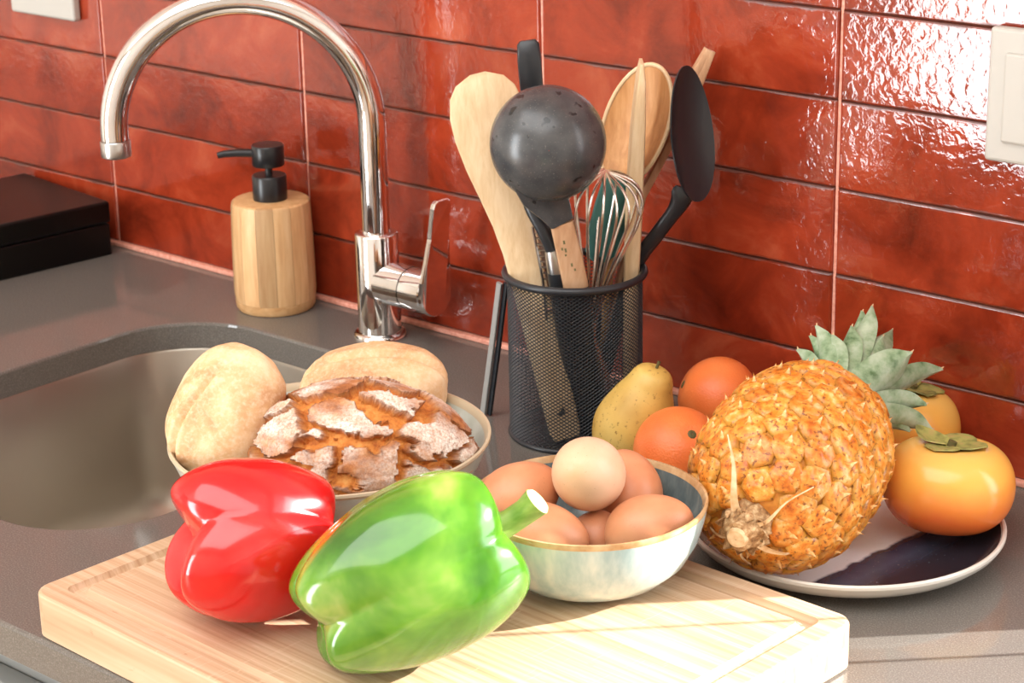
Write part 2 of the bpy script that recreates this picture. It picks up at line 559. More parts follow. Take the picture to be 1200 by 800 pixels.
sink = thing('sink', 'undermounted brushed steel sink basin with rounded corners', 'sink', (sc_[0], sc_[1], -.19))
g_ = lambda d, z, r: [(x - sc_[0], y - sc_[1], zz + .19) for x, y, zz in rrect(SX0 - d, SX1 + d, SY0 - d, SY1 + d, r, z, 14)]
bl = [g_(.02, -CT, SR + .02), g_(.002, -CT, SR + .002), g_(.0, -CT - .003, SR), g_(-.006, -.15, SR - .004), g_(-.012, -.168, SR - .008), g_(-.026, -.182, SR - .02),
      g_(-.045, -.187, SR - .036), g_(-.10, -.189, .03)]
obj('basin', *rings(bl, True, False, True), M_steel, sink)
dr = obj('drain', *lathe([(.045, .0015), (.043, .004), (.036, .003), (.034, .0015), (.001, .0012)], 32), M_chrome, sink)
obj('strainer_hub', *lathe([(.008, .0015), (.007, .006), (.001, .007)], 16), M_chrome, sink)

# ------------------------------------------------------------------ faucet
fx, fy = 0.418, -0.043
fa = thing('faucet', 'tall chrome swan-neck faucet with side lever behind the sink', 'faucet', (fx, fy, 0))
obj('base_ring', *lathe([(.0235, 0), (.0235, .003), (.022, .005), (.0195, .0055)], 48), M_chrome, fa)
obj('body', *lathe([(.0192, .004), (.0192, .0945), (.0186, .0958), (.0172, .0965), (.0115, .0966)], 48), M_chrome, fa)
ha = math.radians(226)
hd = Vector((math.cos(ha), math.sin(ha), 0))
RA = .110
path = [Vector((0, 0, .095)), Vector((0, 0, .13)), Vector((0, 0, .165))]
for i in range(37):
    t = PI * i / 36
    path.append(hd * (RA - RA * math.cos(t)) + Vector((0, 0, .194 + RA * math.sin(t))))
path.append(path[-1] + Vector((0, 0, -.006)))
sp_ = obj('spout', *tube(path, .0122, 28, up=(0.3, .9, 0)), M_chrome, fa)
tp = path[-1]
ar = obj('aerator', *lathe([(.0105, -.015), (.0128, -.014), (.0131, -.0125), (.0131, -.001), (.0124, 0), (.010, .0)], 32, cap0=True), M_satin, sp_)
ar.location = tp + Vector((0, 0, -.0005))
# side cartridge along +X and flat lever
lev = obj('cartridge', *tube([(.010, 0, .052), (.022, 0, .052), (.040, 0, .052)], .0192, 36, up=(0, 0, 1)), M_chrome, fa)
obj('cartridge_cap', *tube([(.0408, 0, .052), (.052, 0, .052), (.0645, 0, .052), (.0655, 0, .052)], [.0188, .0192, .0192, .0182], 36, up=(0, 0, 1)), M_chrome, fa)
prof = []
for i in range(17):
    t = PI + PI * i / 16
    prof.append((.0195 * math.cos(t), .052 + .0195 * math.sin(t)))
prof += [(.0185, .066), (.0150, .084), (.0120, .105), (.0110, .132), (.0095, .1365), (.006, .1385), (-.006, .1385), (-.0095, .1365), (-.0110, .132), (-.0120, .105), (-.0150, .084), (-.0185, .066)]
def lever_x(z):
    return .066 + max(0, (z - .06)) * .13
lo = []
for d, s in ((0, .94), (.0012, 1.0), (.004, 1.0), (.0052, .94)):
    lo.append([(lever_x(z) + d, y * s, .085 + (z - .085) * (1 - (1 - s) * .2)) for y, z in prof])
obj('lever', *rings(lo, True, True, True), M_chrome, fa, smooth=False)

# ------------------------------------------------------------------ soap dispenser
so = thing('soap_dispenser', 'round bamboo soap dispenser with a black pump by the tiles', 'soap dispenser', (.281, -.0415, 0))
NST = 14
profb = [(.0372, .010), (.0382, .018), (.0380, .045), (.0374, .075), (.0366, .098), (.0358, .1022), (.0340, .1035)]
obj('base', *lathe([(.030, 0), (.0348, .0006), (.0368, .004), (.0374, .0098), (.03, .010)], 56, cap0=True), M_bamboo_plain, so)
for i in range(NST):
    a0 = 2 * PI * i / NST + .2
    st_ = obj('stave', *lathe(profb + [(.030, .1035), (.030, .010), profb[0]], 6, a0 + .004, a0 + 2 * PI / NST - .004), M_staves[(0, 1, 0, 2, 1, 0, 2)[i % 7]], so)
obj('top_disc', *lathe([(.0345, .1032), (.0335, .1037), (.0005, .1039)], 48), M_bamboo_plain, so)
obj('pump_collar', *lathe([(.0155, .1036), (.0158, .106), (.0158, .1255), (.0150, .1266), (.0005, .1266)], 40), M_blackmetal, so)
obj('pump_stem', *lathe([(.0034, .126), (.0034, .138)], 16), M_blackmetal, so)
ph = obj('pump_head', *lathe([(.0005, .1355), (.0140, .1355), (.0148, .1365), (.0148, .1535), (.0140, .1548), (.0005, .1552)], 40), M_blackmetal, so)
na = math.radians(218)
nd_ = Vector((math.cos(na), math.sin(na), 0))
obj('nozzle', *tube([nd_ * .010 + Vector((0, 0, .1468)), nd_ * .028 + Vector((0, 0, .1470)), nd_ * .040 + Vector((0, 0, .1462)), nd_ * .046 + Vector((0, 0, .1448))], [.0042, .0036, .0033, .0030], 14), M_blackmetal, ph)

# ------------------------------------------------------------------ black box, wall plates
bb = thing('storage_box', 'low black lidded box against the red tiles at the worktop end', 'box', (.022, -.026, 0), (0, 0, math.radians(-7)))
obj('box_body', *bevel_box(-.165, 0, -.26, 0, 0, .033, .002), M_blackbox, bb, smooth=False)
obj('lid', *bevel_box(-.166, .001, -.261, .001, .0338, .056, .0025), M_blackbox, bb, smooth=False)
obj('stud', *lathe([(.0025, .056), (.002, .0574), (.0003, .058)], 10), M_satin, bb, loc=(-.080, -.082, 0))

def plate_switch(x, z, wd, ht, label, name, rock):
    t = thing(name, label, 'switch' if rock else 'socket', (x, 0, z), group=None)
    obj('frame', *bevel_box(-wd / 2, wd / 2, -.0105, -.0006, -ht / 2, ht / 2, .003, 3), M_white, t, smooth=False)
    if rock:
        obj('rocker', *bevel_box(-wd / 2 + .0135, wd / 2 - .0135, -.0135, -.008, -ht / 2 + .0150, ht / 2 - .0165, .002, 2), M_white, t, smooth=False)
    else:
        ins = lathe([(.0215, 0), (.0215, .0016), (.0195, .0018), (.0192, -.012), (.001, -.012)], 32)
        o = obj('insert', *ins, M_white, t, loc=(0, -.0105, 0.0), rot=(PI / 2, 0, 0))
    return t
plate_switch(1.0365, .2870, .0950, .0945, 'white rocker switch plate on the tiles above the persimmons', 'light_switch', True)
plate_switch(-.081, .2765, .1035, .0945, 'white wall socket plate on the tiles above the black box', 'wall_socket', False)

# ------------------------------------------------------------------ cutting board
BZ = 0.0305
cb = thing('cutting_board', 'bamboo cutting board with a juice groove on the worktop edge', 'cutting board', (.8715, -.4585, 0), (0, 0, -.0417))
bx, by, br = .2085, .1545, .014
def L(i, z, r=None):
    return rrect(-bx + i, bx - i, -by + i, by - i, max(br - i * .5, .006) if r is None else r, z, 6)
lo = [L(.0015, .0), L(0, .0015), L(0, BZ - .002), L(.0006, BZ - .0006), L(.002, BZ), L(.0155, BZ), L(.0162, BZ - .0012), L(.0180, BZ - .0036), L(.0205, BZ - .0040), L(.0232, BZ - .0034), L(.0248, BZ - .0012), L(.0255, BZ)]
obj('board', *rings(lo, True, True, True), M_board, cb, smooth=False)

# ------------------------------------------------------------------ ceramics
M_stone = Mat('stoneware_cream', rough=0.28)
sv = M_stone.coord()
c = M_stone.ramp(M_stone.noise(sv, 60, 4), [(0.3, srgb(178, 184, 172)), (0.7, srgb(200, 204, 194))])
c = M_stone.mix(M_stone.ramp(M_stone.noise(sv, 420, 2), [(0.68, (0, 0, 0)), (0.76, (1, 1, 1))]), c, srgb(140, 126, 104))
M_stone.color(c)
M_stone_rim = Mat('stoneware_rim', srgb(196, 180, 152), 0.3)

M_egg_out = Mat('celadon_glaze', rough=0.12)
sv = M_egg_out.coord('Object', (1, 1, 0.35))
c = M_egg_out.ramp(M_egg_out.noise(sv, 55, 4, 0.6), [(0.3, srgb(140, 168, 172)), (0.5, srgb(172, 192, 192)), (0.7, srgb(204, 212, 206))])
M_egg_out.color(c)
M_egg_in = Mat('teal_grey_glaze', rough=0.14)
sv = M_egg_in.coord('Object', (1, 1, 0.3))
M_egg_in.color(M_egg_in.ramp(M_egg_in.noise(sv, 70, 4, 0.65), [(0.3, srgb(74, 90, 94)), (0.55, srgb(108, 122, 122)), (0.75, srgb(150, 158, 152))]))
M_egg_rim = Mat('amber_glaze_rim', rough=0.15)
M_egg_rim.color(M_egg_rim.ramp(M_egg_rim.noise(M_egg_rim.coord(), 90, 3), [(0.3, srgb(172, 128, 82)), (0.7, srgb(208, 178, 136))]))

bwl = thing('bread_bowl', 'cream stoneware bowl holding the bread on the cutting board', 'bowl', (.727, -.403, BZ))
R_, H_ = .109, .060
obj('outer_wall', *lathe([(.036, .0), (.052, .0), (.056, .003), (.074, .013), (.090, .027), (.101, .043), (.1068, H_ - .003)], 72, cap0=True), M_stone, bwl)
obj('rim', *lathe([(.1068, H_ - .003), (.1082, H_ - .001), (.1080, H_ + .0006), (.1062, H_ + .0008), (.1046, H_ - .001), (.1035, H_ - .004)], 72), M_stone_rim, bwl)
obj('inner_wall', *lathe([(.1035, H_ - .004), (.097, .041), (.086, .027), (.070, .0155), (.050, .0085), (.030, .0068), (.0006, .0064)], 72), M_stone, bwl)

EBX, EBY = .9225, -.3690
ebw = thing('egg_bowl', 'pale celadon bowl with an amber rim holding the eggs', 'bowl', (EBX, EBY, BZ))
H_ = .0545
obj('outer_wall', *lathe([(0.0270, .0), (0.0354, .0), (0.0395, .002), (0.0510, .0075), (0.0619, .0175), (0.0692, .031), (0.0728, .044), (0.0740, H_ - .003)], 80, cap0=True), M_egg_out, ebw)
obj('rim', *lathe([(0.0740, H_ - .003), (0.0747, H_ - .001), (0.0743, H_ + .0007), (0.0728, H_ + .0008), (0.0716, H_ - .001), (0.0709, H_ - .003)], 80), M_egg_rim, ebw)
obj('inner_wall', *lathe([(0.0709, H_ - .003), (0.0692, .042), (0.0645, .028), (0.0551, .016), (0.0416, .009), (0.0229, .0065), (0.0006, .006)], 80), M_egg_in, ebw)

# ------------------------------------------------------------------ eggs
def egg_mesh(name, wd, ln, mat):
    pr = []
    for i in range(33):
        t = -PI / 2 + PI * i / 32
        z = math.sin(t)
        r = math.cos(t) * (1 - .11 * z - .03 * z * z)
        pr.append((max(r, .0004) * wd / 2, z * ln / 2))
    return lathe(pr, 48)
def egg_mat(name, a, b, sp):
    m = Mat(name, rough=0.42)
    v = m.coord()
    c = m.ramp(m.noise(v, 45, 4), [(0.3, a), (0.7, b)])
    c = m.mix(m.math('MULTIPLY', m.ramp(m.noise(v, 700, 2), [(0.70, (0, 0, 0)), (0.78, (1, 1, 1))]), .7), c, sp)
    m.color(c)
    m.bump(m.noise(v, 900, 2), 0.08, 0.0003)
    m.b.inputs['Subsurface Weight'].default_value = 0.12
    m.b.inputs['Subsurface Radius'].default_value = (.006, .003, .002)
    return m
M_egg1 = egg_mat('brown_eggshell', srgb(204, 134, 94), srgb(218, 152, 112), srgb(140, 86, 56))
M_egg2 = egg_mat('pale_eggshell', srgb(222, 178, 142), srgb(232, 194, 162), srgb(160, 110, 78))
EG = [((EBX - .001, EBY + .0005, .1015), (.35, -.75, .55), .0460, .056, M_egg2, 'pale egg resting on top of the brown eggs in the bowl'),
      ((.8805, -.3875, .0805), (.5, .6, .42), .0445, .057, M_egg1, 'brown egg in the bowl beside the bread bowl and behind the pepper stem'),
      ((.9155, -.4060, .0690), (.80, .60, -.12), .0445, .058, M_egg1, 'brown egg lying lengthwise in the bowl next to the green pepper stem'),
      ((.9625, -.3590, .0710), (.72, .60, .34), .0445, .057, M_egg1, 'brown egg in the bowl on the side towards the pineapple butt'),
      ((.9185, -.3250, .0755), (-.6, .5, .5), .0445, .057, M_egg1, 'brown egg half hidden behind the pale egg towards the oranges'),
      ((.9260, -.3660, .0575), (.2, .2, .9), .0360, .0370, M_egg1, 'brown egg at the bottom of the bowl under the pale egg')]
for loc, ax, wd, ln, m, lab in EG:
    o = obj('egg', *egg_mesh('egg', wd, ln, m), m)
    place(o, loc, basis(ax, (0.1, 0.2, 1)))
    tag(o, lab, 'egg', 'eggs in the bowl')

# ------------------------------------------------------------------ bread
def sphere_grid(nu, nv):
    U = np.linspace(0, 2 * PI, nu, endpoint=False)
    Vv = np.linspace(-PI / 2, PI / 2, nv)
    pts = np.array([[(math.cos(v) * math.cos(u), math.cos(v) * math.sin(u), math.sin(v)) for u in U] for v in Vv]).reshape(-1, 3)
    F = []
    for j in range(nv - 1):
        for i in range(nu):
            a, b = j * nu + i, j * nu + (i + 1) % nu
            F.append((a, b, b + nu, a + nu))
    return pts, F

M_loaf = Mat('crusty_bread', rough=0.75)
lv = M_loaf.coord()
crack = M_loaf.attr('crack').outputs['Fac']
flour = M_loaf.attr('flour').outputs['Fac']
crumb = M_loaf.ramp(M_loaf.noise(lv, 160, 4, 0.65), [(0.3, srgb(168, 88, 30)), (0.5, srgb(208, 128, 52)), (0.7, srgb(222, 158, 84))])
crust = M_loaf.ramp(M_loaf.noise(lv, 90, 5, 0.7), [(0.3, srgb(118, 62, 28)), (0.5, srgb(174, 108, 58)), (0.7, srgb(204, 146, 94))])
dust = M_loaf.ramp(M_loaf.noise(lv, 520, 4, 0.75), [(0.35, (0.25,) * 3), (0.62, (1,) * 3)])
fl = M_loaf.math('MULTIPLY', dust, flour)
top = M_loaf.mix(fl, crust, srgb(242, 236, 224))
edge = M_loaf.attr('edge').outputs['Fac']
top = M_loaf.mix(M_loaf.math('MULTIPLY', edge, .85), top, srgb(86, 42, 22))
M_loaf.color(M_loaf.mix(crack, top, crumb))
M_loaf.bump(M_loaf.noise(lv, 420, 5, 0.75), 0.55, 0.0022)

def make_loaf():
    pts, F = sphere_grid(300, 150)
    r = np.random.default_rng(4)
    seeds = []
    for p in [(-.62, -.60, .35), (-.05, -.62, .62), (.62, -.55, .42), (.25, -.05, .95), (-.28, .0, .92), (.72, .15, .58), (-.80, .12, .52), (.1, -.93, .12),
              (-.42, -.88, .08), (.55, -.80, .0), (-.1, .6, .75), (.5, .7, .4), (-.6, .7, .35), (.95, -.2, .0), (-.95, -.2, .0), (0, 1, -.1), (0, 0, -1), (.3, -.35, .88)]:
        q = np.array(p, float)
        seeds.append(q / np.linalg.norm(q))
    seeds = np.array(seeds)
    wp = np.array([[ns(p, 3.2, 1) * .20 + ns(p, 9, 2) * .085 + ns(p, 22, 3) * .035, ns(p, 3.2, 5) * .20 + ns(p, 9, 6) * .085 + ns(p, 22, 7) * .035, ns(p, 3.2, 9) * .2 + ns(p, 9, 11) * .085 + ns(p, 22, 13) * .035] for p in pts])
    q = pts + wp
    D = np.sqrt(((q[:, None, :] - seeds[None]) ** 2).sum(-1))
    Ds = np.sort(D, 1)
    gap = Ds[:, 1] - Ds[:, 0]
    cell = D.argmin(1)
    wide = np.array([.04 + .13 * (ns(p, 1.6, 21) * .5 + .5) for p in pts])
    wide = np.where(pts[:, 2] < -.1, .02, wide)
    up = np.clip((pts[:, 2] + .35) / .5, 0, 1)
    t = np.clip((gap - wide) / .035, 0, 1)           # 0 in the crack, 1 on a crust plate
    t = t * t * (3 - 2 * t)
    edge = np.exp(-((gap - wide - .022) / .016) ** 2) * up
    lift = r.uniform(.0, .045, len(seeds))[cell]
    rad = 1 - (1 - t) * .085 * up + t * lift * up + edge * .02
    rad += np.array([ns(p, 6, 31) * .018 + ns(p, 16, 33) * .012 for p in pts]) * (0.4 + .6 * up)
    sx, sy, sz = .0745, .057, .0505
    out = pts * rad[:, None] * np.array([sx, sy, sz])
    out[:, 2] = np.where(out[:, 2] < 0, out[:, 2] * .72, out[:, 2])
    flour = np.clip(np.array([ns(p, 2.4, 41) * .9 + ns(p, 7, 43) * .5 + .52 for p in pts]), 0, 1) * t
    flour *= np.clip((pts[:, 2] + .55) / .5, 0.25, 1)
    o = obj('bread_loaf', out, F, M_loaf)
    for nm, arr in (('crack', 1 - t), ('flour', flour), ('edge', edge)):
        a = o.data.attributes.new(nm, 'FLOAT', 'POINT')
        a.data.foreach_set('value', np.clip(arr, 0, 1).astype(np.float32))
    return o
lf = make_loaf()
lf.location = (.7585, -.4040, .0835)
lf.rotation_euler = (math.radians(-6), math.radians(3), math.radians(41))
tag(lf, 'cracked crusty brown loaf dusted with flour in the cream bowl', 'bread')

def roll_mat(name, a, b, c_, d):
    m = Mat(name, rough=0.62)
    v = m.coord()
    n = m.noise(v, 26, 5, 0.6, .5)
    c = m.ramp(n, [(0.30, a), (0.48, b), (0.62, c_), (0.78, d)])
    dust = m.ramp(m.noise(v, 300, 4, 0.7), [(0.45, (0,) * 3), (0.75, (0.5,) * 3)])
    c = m.mix(dust, c, srgb(240, 222, 194))
    m.color(c)
    m.bump(m.noise(v, 260, 4, .6), 0.2, 0.001)
    return m
M_roll = roll_mat('white_roll_crust', srgb(184, 130, 84), srgb(212, 168, 120), srgb(228, 194, 150), srgb(238, 214, 178))
def make_roll(dims, seed, crease):
    pts, F = sphere_grid(120, 60)
    out = []
    for p in pts:
        x, y, z = p
        k = 1 + ns(p, 1.3, seed) * .06 + ns(p, 3, seed + 3) * .022 + ns(p, 9, seed + 5) * .007
        for (cx, cy, cz, ex, w_, dp) in crease:
            # a fold: valley along a great-circle line
            d = x * cx + y * cy + z * cz
            al = x * ex[0] + y * ex[1] + z * ex[2]
            k -= dp * math.exp(-(d / w_) ** 2) * max(0, min(1, (al - .15) / .35))
            k += dp * .35 * math.exp(-((abs(d) - 2.2 * w_) / (1.4 * w_)) ** 2) * max(0, min(1, (al - .15) / .35))
        sq = (abs(x) ** 2.25 + abs(y) ** 2.25 + abs(z) ** 2.25) ** (-1 / 2.25)
        out.append((x * k * sq * dims[0], y * k * sq * dims[1], z * k * sq * dims[2]))
    return out, F
CB = -CF
r1 = obj('bread_roll', *make_roll((.0370, .0465, .0275), 3.0, [(.85, -.35, .30, (.05, -.70, .70), .05, .10)]), M_roll)
place(r1, (.6805, -.4520, .1120), basis((-CF * .82 + Vector((0, 0, .35)) - CR * .15), CU * 1.0 + CR * .30))
tag(r1, 'pale bread roll standing on edge in the bowl on the sink side', 'bread', 'bread rolls in the bowl')
r2 = obj('bread_roll', *make_roll((.0525, .036, .029), 12.0, [(.12, .98, -.1, (.15, -.2, .95), .07, .09)]), M_roll)
place(r2, (.6985, -.3330, .0960), basis(Vector((.15, -.35, 1)), CU * .9 - CR * .12))
tag(r2, 'pale bread roll lying behind the crusty loaf in the bowl', 'bread', 'bread rolls in the bowl')

# ------------------------------------------------------------------ peppers
def pepper(Lh, R, lobes, seed, taper=.12, dimple=.016, btm=.014, groove=.16, twist=0.25, sq=.62, bl=.010):
    nu, nv = 120, 72
    V = []
    rr = np.random.default_rng(seed)
    lob_r = rr.uniform(.92, 1.07, len(lobes))
    for j in range(nv):
        ph = -PI / 2 + PI * j / (nv - 1)
        s, cth = math.sin(ph), max(math.cos(ph), 1e-5)
        prof = cth ** sq
        ax = math.copysign(abs(s) ** .86, s)
        for i in range(nu):
            th = 2 * PI * i / nu + twist * ax
            best = 9
            bi = 0
            for k, a in enumerate(lobes):
                d = abs((th - a + PI) % (2 * PI) - PI)
                if d < best:
                    best, bi = d, k
            hw = PI / len(lobes)
            u = min(best / hw, 1.15)
            lobe = 1 - groove * (0.30 + .7 * min(1, abs(ax) * 1.1)) * u ** 2.6
            lobe *= 1 + (lob_r[bi] - 1) * max(0, 1 - u)
            r = R * prof * lobe * (1 - taper * (-ax * .5 + .0) - .05 * (1 - ax * ax) * 0)
            rho = prof
            z = Lh * ax
            if s > 0:
                z -= dimple * math.exp(-(rho / .42) ** 2) - .006 * math.exp(-((rho - .72) / .2) ** 2) * (1 - u ** 2)
            else:
                z += btm * math.exp(-(rho / .40) ** 2) + bl * u ** 2 * (1 - rho ** 6) * max(0, 1 - abs(rho - .5) * 1.2)
                z -= .006 * math.exp(-((rho - .66) / .22) ** 2) * (1 - u ** 2)
            p = (r * math.cos(th), r * math.sin(th), z)
            k = 1 + ns(p, 22, seed) * .028 + ns(p, 50, seed + 4) * .008
            V.append((p[0] * k, p[1] * k, p[2]))
    F = []
    for j in range(nv - 1):
        for i in range(nu):
            a, b = j * nu + i, j * nu + (i + 1) % nu
            F.append((a, b, b + nu, a + nu))
    return V, F
M_green = Mat('green_pepper_skin', rough=0.16)
gv = M_green.coord()
c = M_green.ramp(M_green.noise(gv, 17, 4, 0.55, .4), [(0.34, srgb(46, 96, 18)), (0.50, srgb(70, 122, 28)), (0.62, srgb(100, 146, 44)), (0.76, srgb(152, 168, 88))])
gz = M_green.sep(gv)[2]
c = M_green.mix(M_green.ramp(gz, [(0.50, (0,) * 3), (0.56, (0.35,) * 3)]), c, srgb(150, 190, 70))
M_green.color(c)
M_green.bump(M_green.noise(gv, 180, 2), 0.04, 0.0006)
M_green.b.inputs['Subsurface Weight'].default_value = 0.18
M_green.b.inputs['Subsurface Radius'].default_value = (.006, .010, .002)
M_green.b.inputs['Coat Weight'].default_value = 0.4
M_green.b.inputs['Coat Roughness'].default_value = 0.06
M_red = Mat('red_pepper_skin', rough=0.18)
rv = M_red.coord()
M_red.color(M_red.ramp(M_red.noise(rv, 20, 3, 0.5), [(0.3, srgb(196, 12, 16)), (0.55, srgb(216, 22, 24)), (0.8, srgb(226, 44, 36))]))
M_red.bump(M_red.noise(rv, 180, 2), 0.04, 0.0006)
M_red.b.inputs['Subsurface Weight'].default_value = 0.15
M_red.b.inputs['Subsurface Radius'].default_value = (.012, .003, .002)
M_red.b.inputs['Coat Weight'].default_value = 0.4
M_red.b.inputs['Coat Roughness'].default_value = 0.06
M_stem = Mat('pepper_stem', rough=0.35)
M_stem.color(M_stem.ramp(M_stem.noise(M_stem.coord('Object', (1, 1, .3)), 120, 3), [(0.3, srgb(96, 134, 44)), (0.7, srgb(160, 180, 92))]))
M_stemcut = Mat('pepper_stem_cut', srgb(214, 206, 158), 0.6)

gp = thing('green_pepper', 'green bell pepper with its stem lying on the cutting board', 'pepper')
GD = Vector((.42, .84, .33)).normalized()
place(gp, (.9105, -.5205, .0828), basis(GD, (0, 0, 1)))
gb = obj('flesh', *pepper(.0640, .0518, [math.radians(a) for a in (25, 110, 202, 290)], 5, taper=.22, groove=.11, twist=.10, btm=.007, bl=.004), M_green, gp)
stp = [(0, 0, .044), (.000, .001, .056), (-.003, .002, .068), (-.006, .005, .078), (-.009, .009, .086)]
obj('stem', *tube(stp, [.0140, .0092, .0078, .0078, .0090], 16), M_stem, gp)
obj('stem_cut', *tube([(-.009, .0090, .0859), (-.0095, .0097, .0873)], [.0088, .0076], 16), M_stemcut, gp)
obj('calyx', *lathe([(.0195, .0475), (.0185, .0500), (.013, .0510), (.006, .0530)], 20), M_stem, gp)

rp = thing('red_pepper', 'red bell pepper lying on the cutting board beside the green one', 'pepper')
RD = Vector((.50, .85, -.10)).normalized()
place(rp, (.8010, -.5400, .0797), basis(RD, (0, 0, 1)))
obj('flesh', *pepper(.0500, .0495, [math.radians(a) for a in (75, 190, 310)], 9, taper=-.16, btm=.014, groove=.19, twist=.1, sq=.60), M_red, rp)
obj('stem', *tube([(0, 0, .036), (.001, .001, .047), (.003, .004, .058)], [.011, .007, .0065], 12), M_stem, rp)

# ------------------------------------------------------------------ plate
PX, PY = .988, -.1735
M_plate_rim = Mat('plate_cream_glaze', srgb(214, 209, 198), 0.22)
M_plate = Mat('plate_brushed_glaze', rough=0.16)
pv = M_plate.coord()
px_, py_, pz_ = M_plate.sep(pv)
wob = M_plate.math('MULTIPLY', M_plate.math('SUBTRACT', M_plate.noise(M_plate.coord('Object', (9, 60, 1)), 1.0, 2), .5), .010)
xx = M_plate.math('ADD', M_plate.math('SUBTRACT', px_, M_plate.math('MULTIPLY', py_, 0.10)), wob)
mask = M_plate.ramp(M_plate.math('ADD', M_plate.math('MULTIPLY', xx, 4.0), .5),
                    [(0.0, srgb(104, 92, 76)), (0.36, srgb(120, 108, 92)), (0.39, srgb(240, 238, 236)), (0.615, srgb(236, 235, 238)), (0.625, srgb(42, 48, 72)), (0.69, srgb(70, 76, 96)), (0.75, srgb(48, 44, 52)), (1.0, srgb(36, 34, 42))])
spk = M_plate.ramp(M_plate.noise(pv, 500, 2), [(0.70, (0,) * 3), (0.76, (0.5,) * 3)])
M_plate.color(M_plate.mix(spk, mask, srgb(190, 180, 168)))
pl = thing('fruit_plate', 'round cream-rimmed plate with navy and grey brushed glaze under the pineapple', 'plate', (PX, PY, 0))
PR = .1075
obj('underside', *lathe([(.050, .0), (.066, .0), (.070, .0022), (.086, .0050), (.0990, .0100), (.1050, .0150), (PR, .0190)], 88, cap0=True), M_plate_rim, pl)
obj('rim', *lathe([(PR, .0190), (PR, .0208), (.1064, .0220), (.1050, .0216), (.1038, .0196)], 88), M_plate_rim, pl)
obj('face', *lathe([(.1038, .0196), (.099, .0130), (.090, .0092), (.075, .0078), (.04, .0076), (.0006, .0076)], 88), M_plate, pl)

# ------------------------------------------------------------------ round fruit
def fruit_skin(name, a, b, c_, pore=700, rough=.4, ps=.25):
    m = Mat(name, rough=rough)
    v = m.coord()
    m.color(m.ramp(m.noise(v, 20, 4), [(0.3, a), (0.5, b), (0.7, c_)]))
    if ps:
        vo = m.node('ShaderNodeTexVoronoi')
        vo.inputs['Scale'].default_value = pore
        m.link(v, vo.inputs['Vector'])
        m.bump(vo.outputs['Distance'], ps, .0008)
    m.b.inputs['Subsurface Weight'].default_value = 0.1
    m.b.inputs['Subsurface Radius'].default_value = (.006, .003, .001)
    return m
M_orange = fruit_skin('orange_peel', srgb(236, 112, 54), srgb(244, 128, 64), srgb(246, 142, 80))
M_calyx_dry = Mat('dry_stem_scar', srgb(92, 84, 44), 0.7)
M_pear = Mat('pear_skin', rough=0.45)
v = M_pear.coord()
c = M_pear.ramp(M_pear.noise(v, 24, 4), [(0.3, srgb(196, 154, 72)), (0.5, srgb(218, 180, 94)), (0.7, srgb(226, 194, 114))])
zz = M_pear.sep(v)[2]
c = M_pear.mix(M_pear.ramp(zz, [(0.520, (0,) * 3), (0.545, (0.7,) * 3)]), c, srgb(186, 118, 58))
sp1 = M_pear.ramp(M_pear.noise(v, 330, 3, .6), [(0.60, (0,) * 3), (0.70, (0.75,) * 3)])
M_pear.color(M_pear.mix(sp1, c, srgb(132, 92, 40)))
M_pers = Mat('persimmon_skin', rough=0.22)
v = M_pers.coord()
zz = M_pers.sep(v)[2]
zz = M_pers.math('ADD', M_pers.math('MULTIPLY', zz, 10.0), M_pers.math('MULTIPLY', M_pers.noise(v, 22, 3), .35))
c = M_pers.ramp(zz, [(0.0, srgb(242, 120, 56)), (0.12, srgb(246, 146, 66)), (0.32, srgb(248, 182, 84)), (0.50, srgb(238, 190, 100))])
M_pers.color(c)
M_pers.b.inputs['Subsurface Weight'].default_value = 0.12
M_pers.b.inputs['Subsurface Radius'].default_value = (.008, .003, .001)
M_persleaf = Mat('persimmon_calyx', rough=0.6)
M_persleaf.color(M_persleaf.ramp(M_persleaf.noise(M_persleaf.coord(), 130, 4), [(0.3, srgb(112, 112, 58)), (0.5, srgb(158, 156, 84)), (0.75, srgb(184, 146, 98))]))

def orange(loc, r, axis, label):
    t = thing('orange', label, 'orange', (loc[0], loc[1], loc[2] - r * .95), group='oranges beside the pineapple')
    pr = []
    for i in range(37):
        a = -PI / 2 + PI * i / 36
        rr_, z = math.cos(a), math.sin(a)
        d = .05 * math.exp(-(rr_ / .16) ** 2)
        pr.append((max(rr_, .0006) * r, (z * .95 - (d if z > 0 else -d * .6)) * r))
    o = obj('peel', *lathe(pr, 56), M_orange, t)
    place(o, (0, 0, r * .95), basis(axis))
    s = obj('stem_scar', *lathe([(.0038, r * .900), (.0030, r * .925), (.0015, r * .935), (.0004, r * .93)], 9), M_calyx_dry, o)
    return t
orange((.8425, -.1680, .0332), .0330, (.55, -.28, .60), 'orange standing between the pear and the pineapple')
orange((.8000, -.0600, .0327), .0325, (-.72, -.62, .42), 'orange by the wall behind the pear and the other orange')

pe = thing('pear', 'speckled yellow pear leaning beside the mesh utensil holder', 'pear', (.7855, -.1455, 0), group=None)
pr = smooth_path([(.0006, -.034), (.012, -.0335), (.024, -.026), (.0298, -.010), (.0290, .004), (.0235, .020), (.0180, .032), (.0160, .038), (.0125, .0435), (.0060, .0465), (.0008, .0462)], 46)
o = obj('flesh', *lathe([(max(a, .0004), b) for a, b in pr], 48), M_pear, pe)
PA = Vector((.30, .16, .92)).normalized()
place(o, (.0, .0, .0360), basis(PA, (0, 0, 1)))
obj('stem', *tube([(0, 0, .045), (.0004, 0, .0485), (.0012, 0, .0515)], [.0013, .0011, .0014], 8), M_calyx_dry, o)

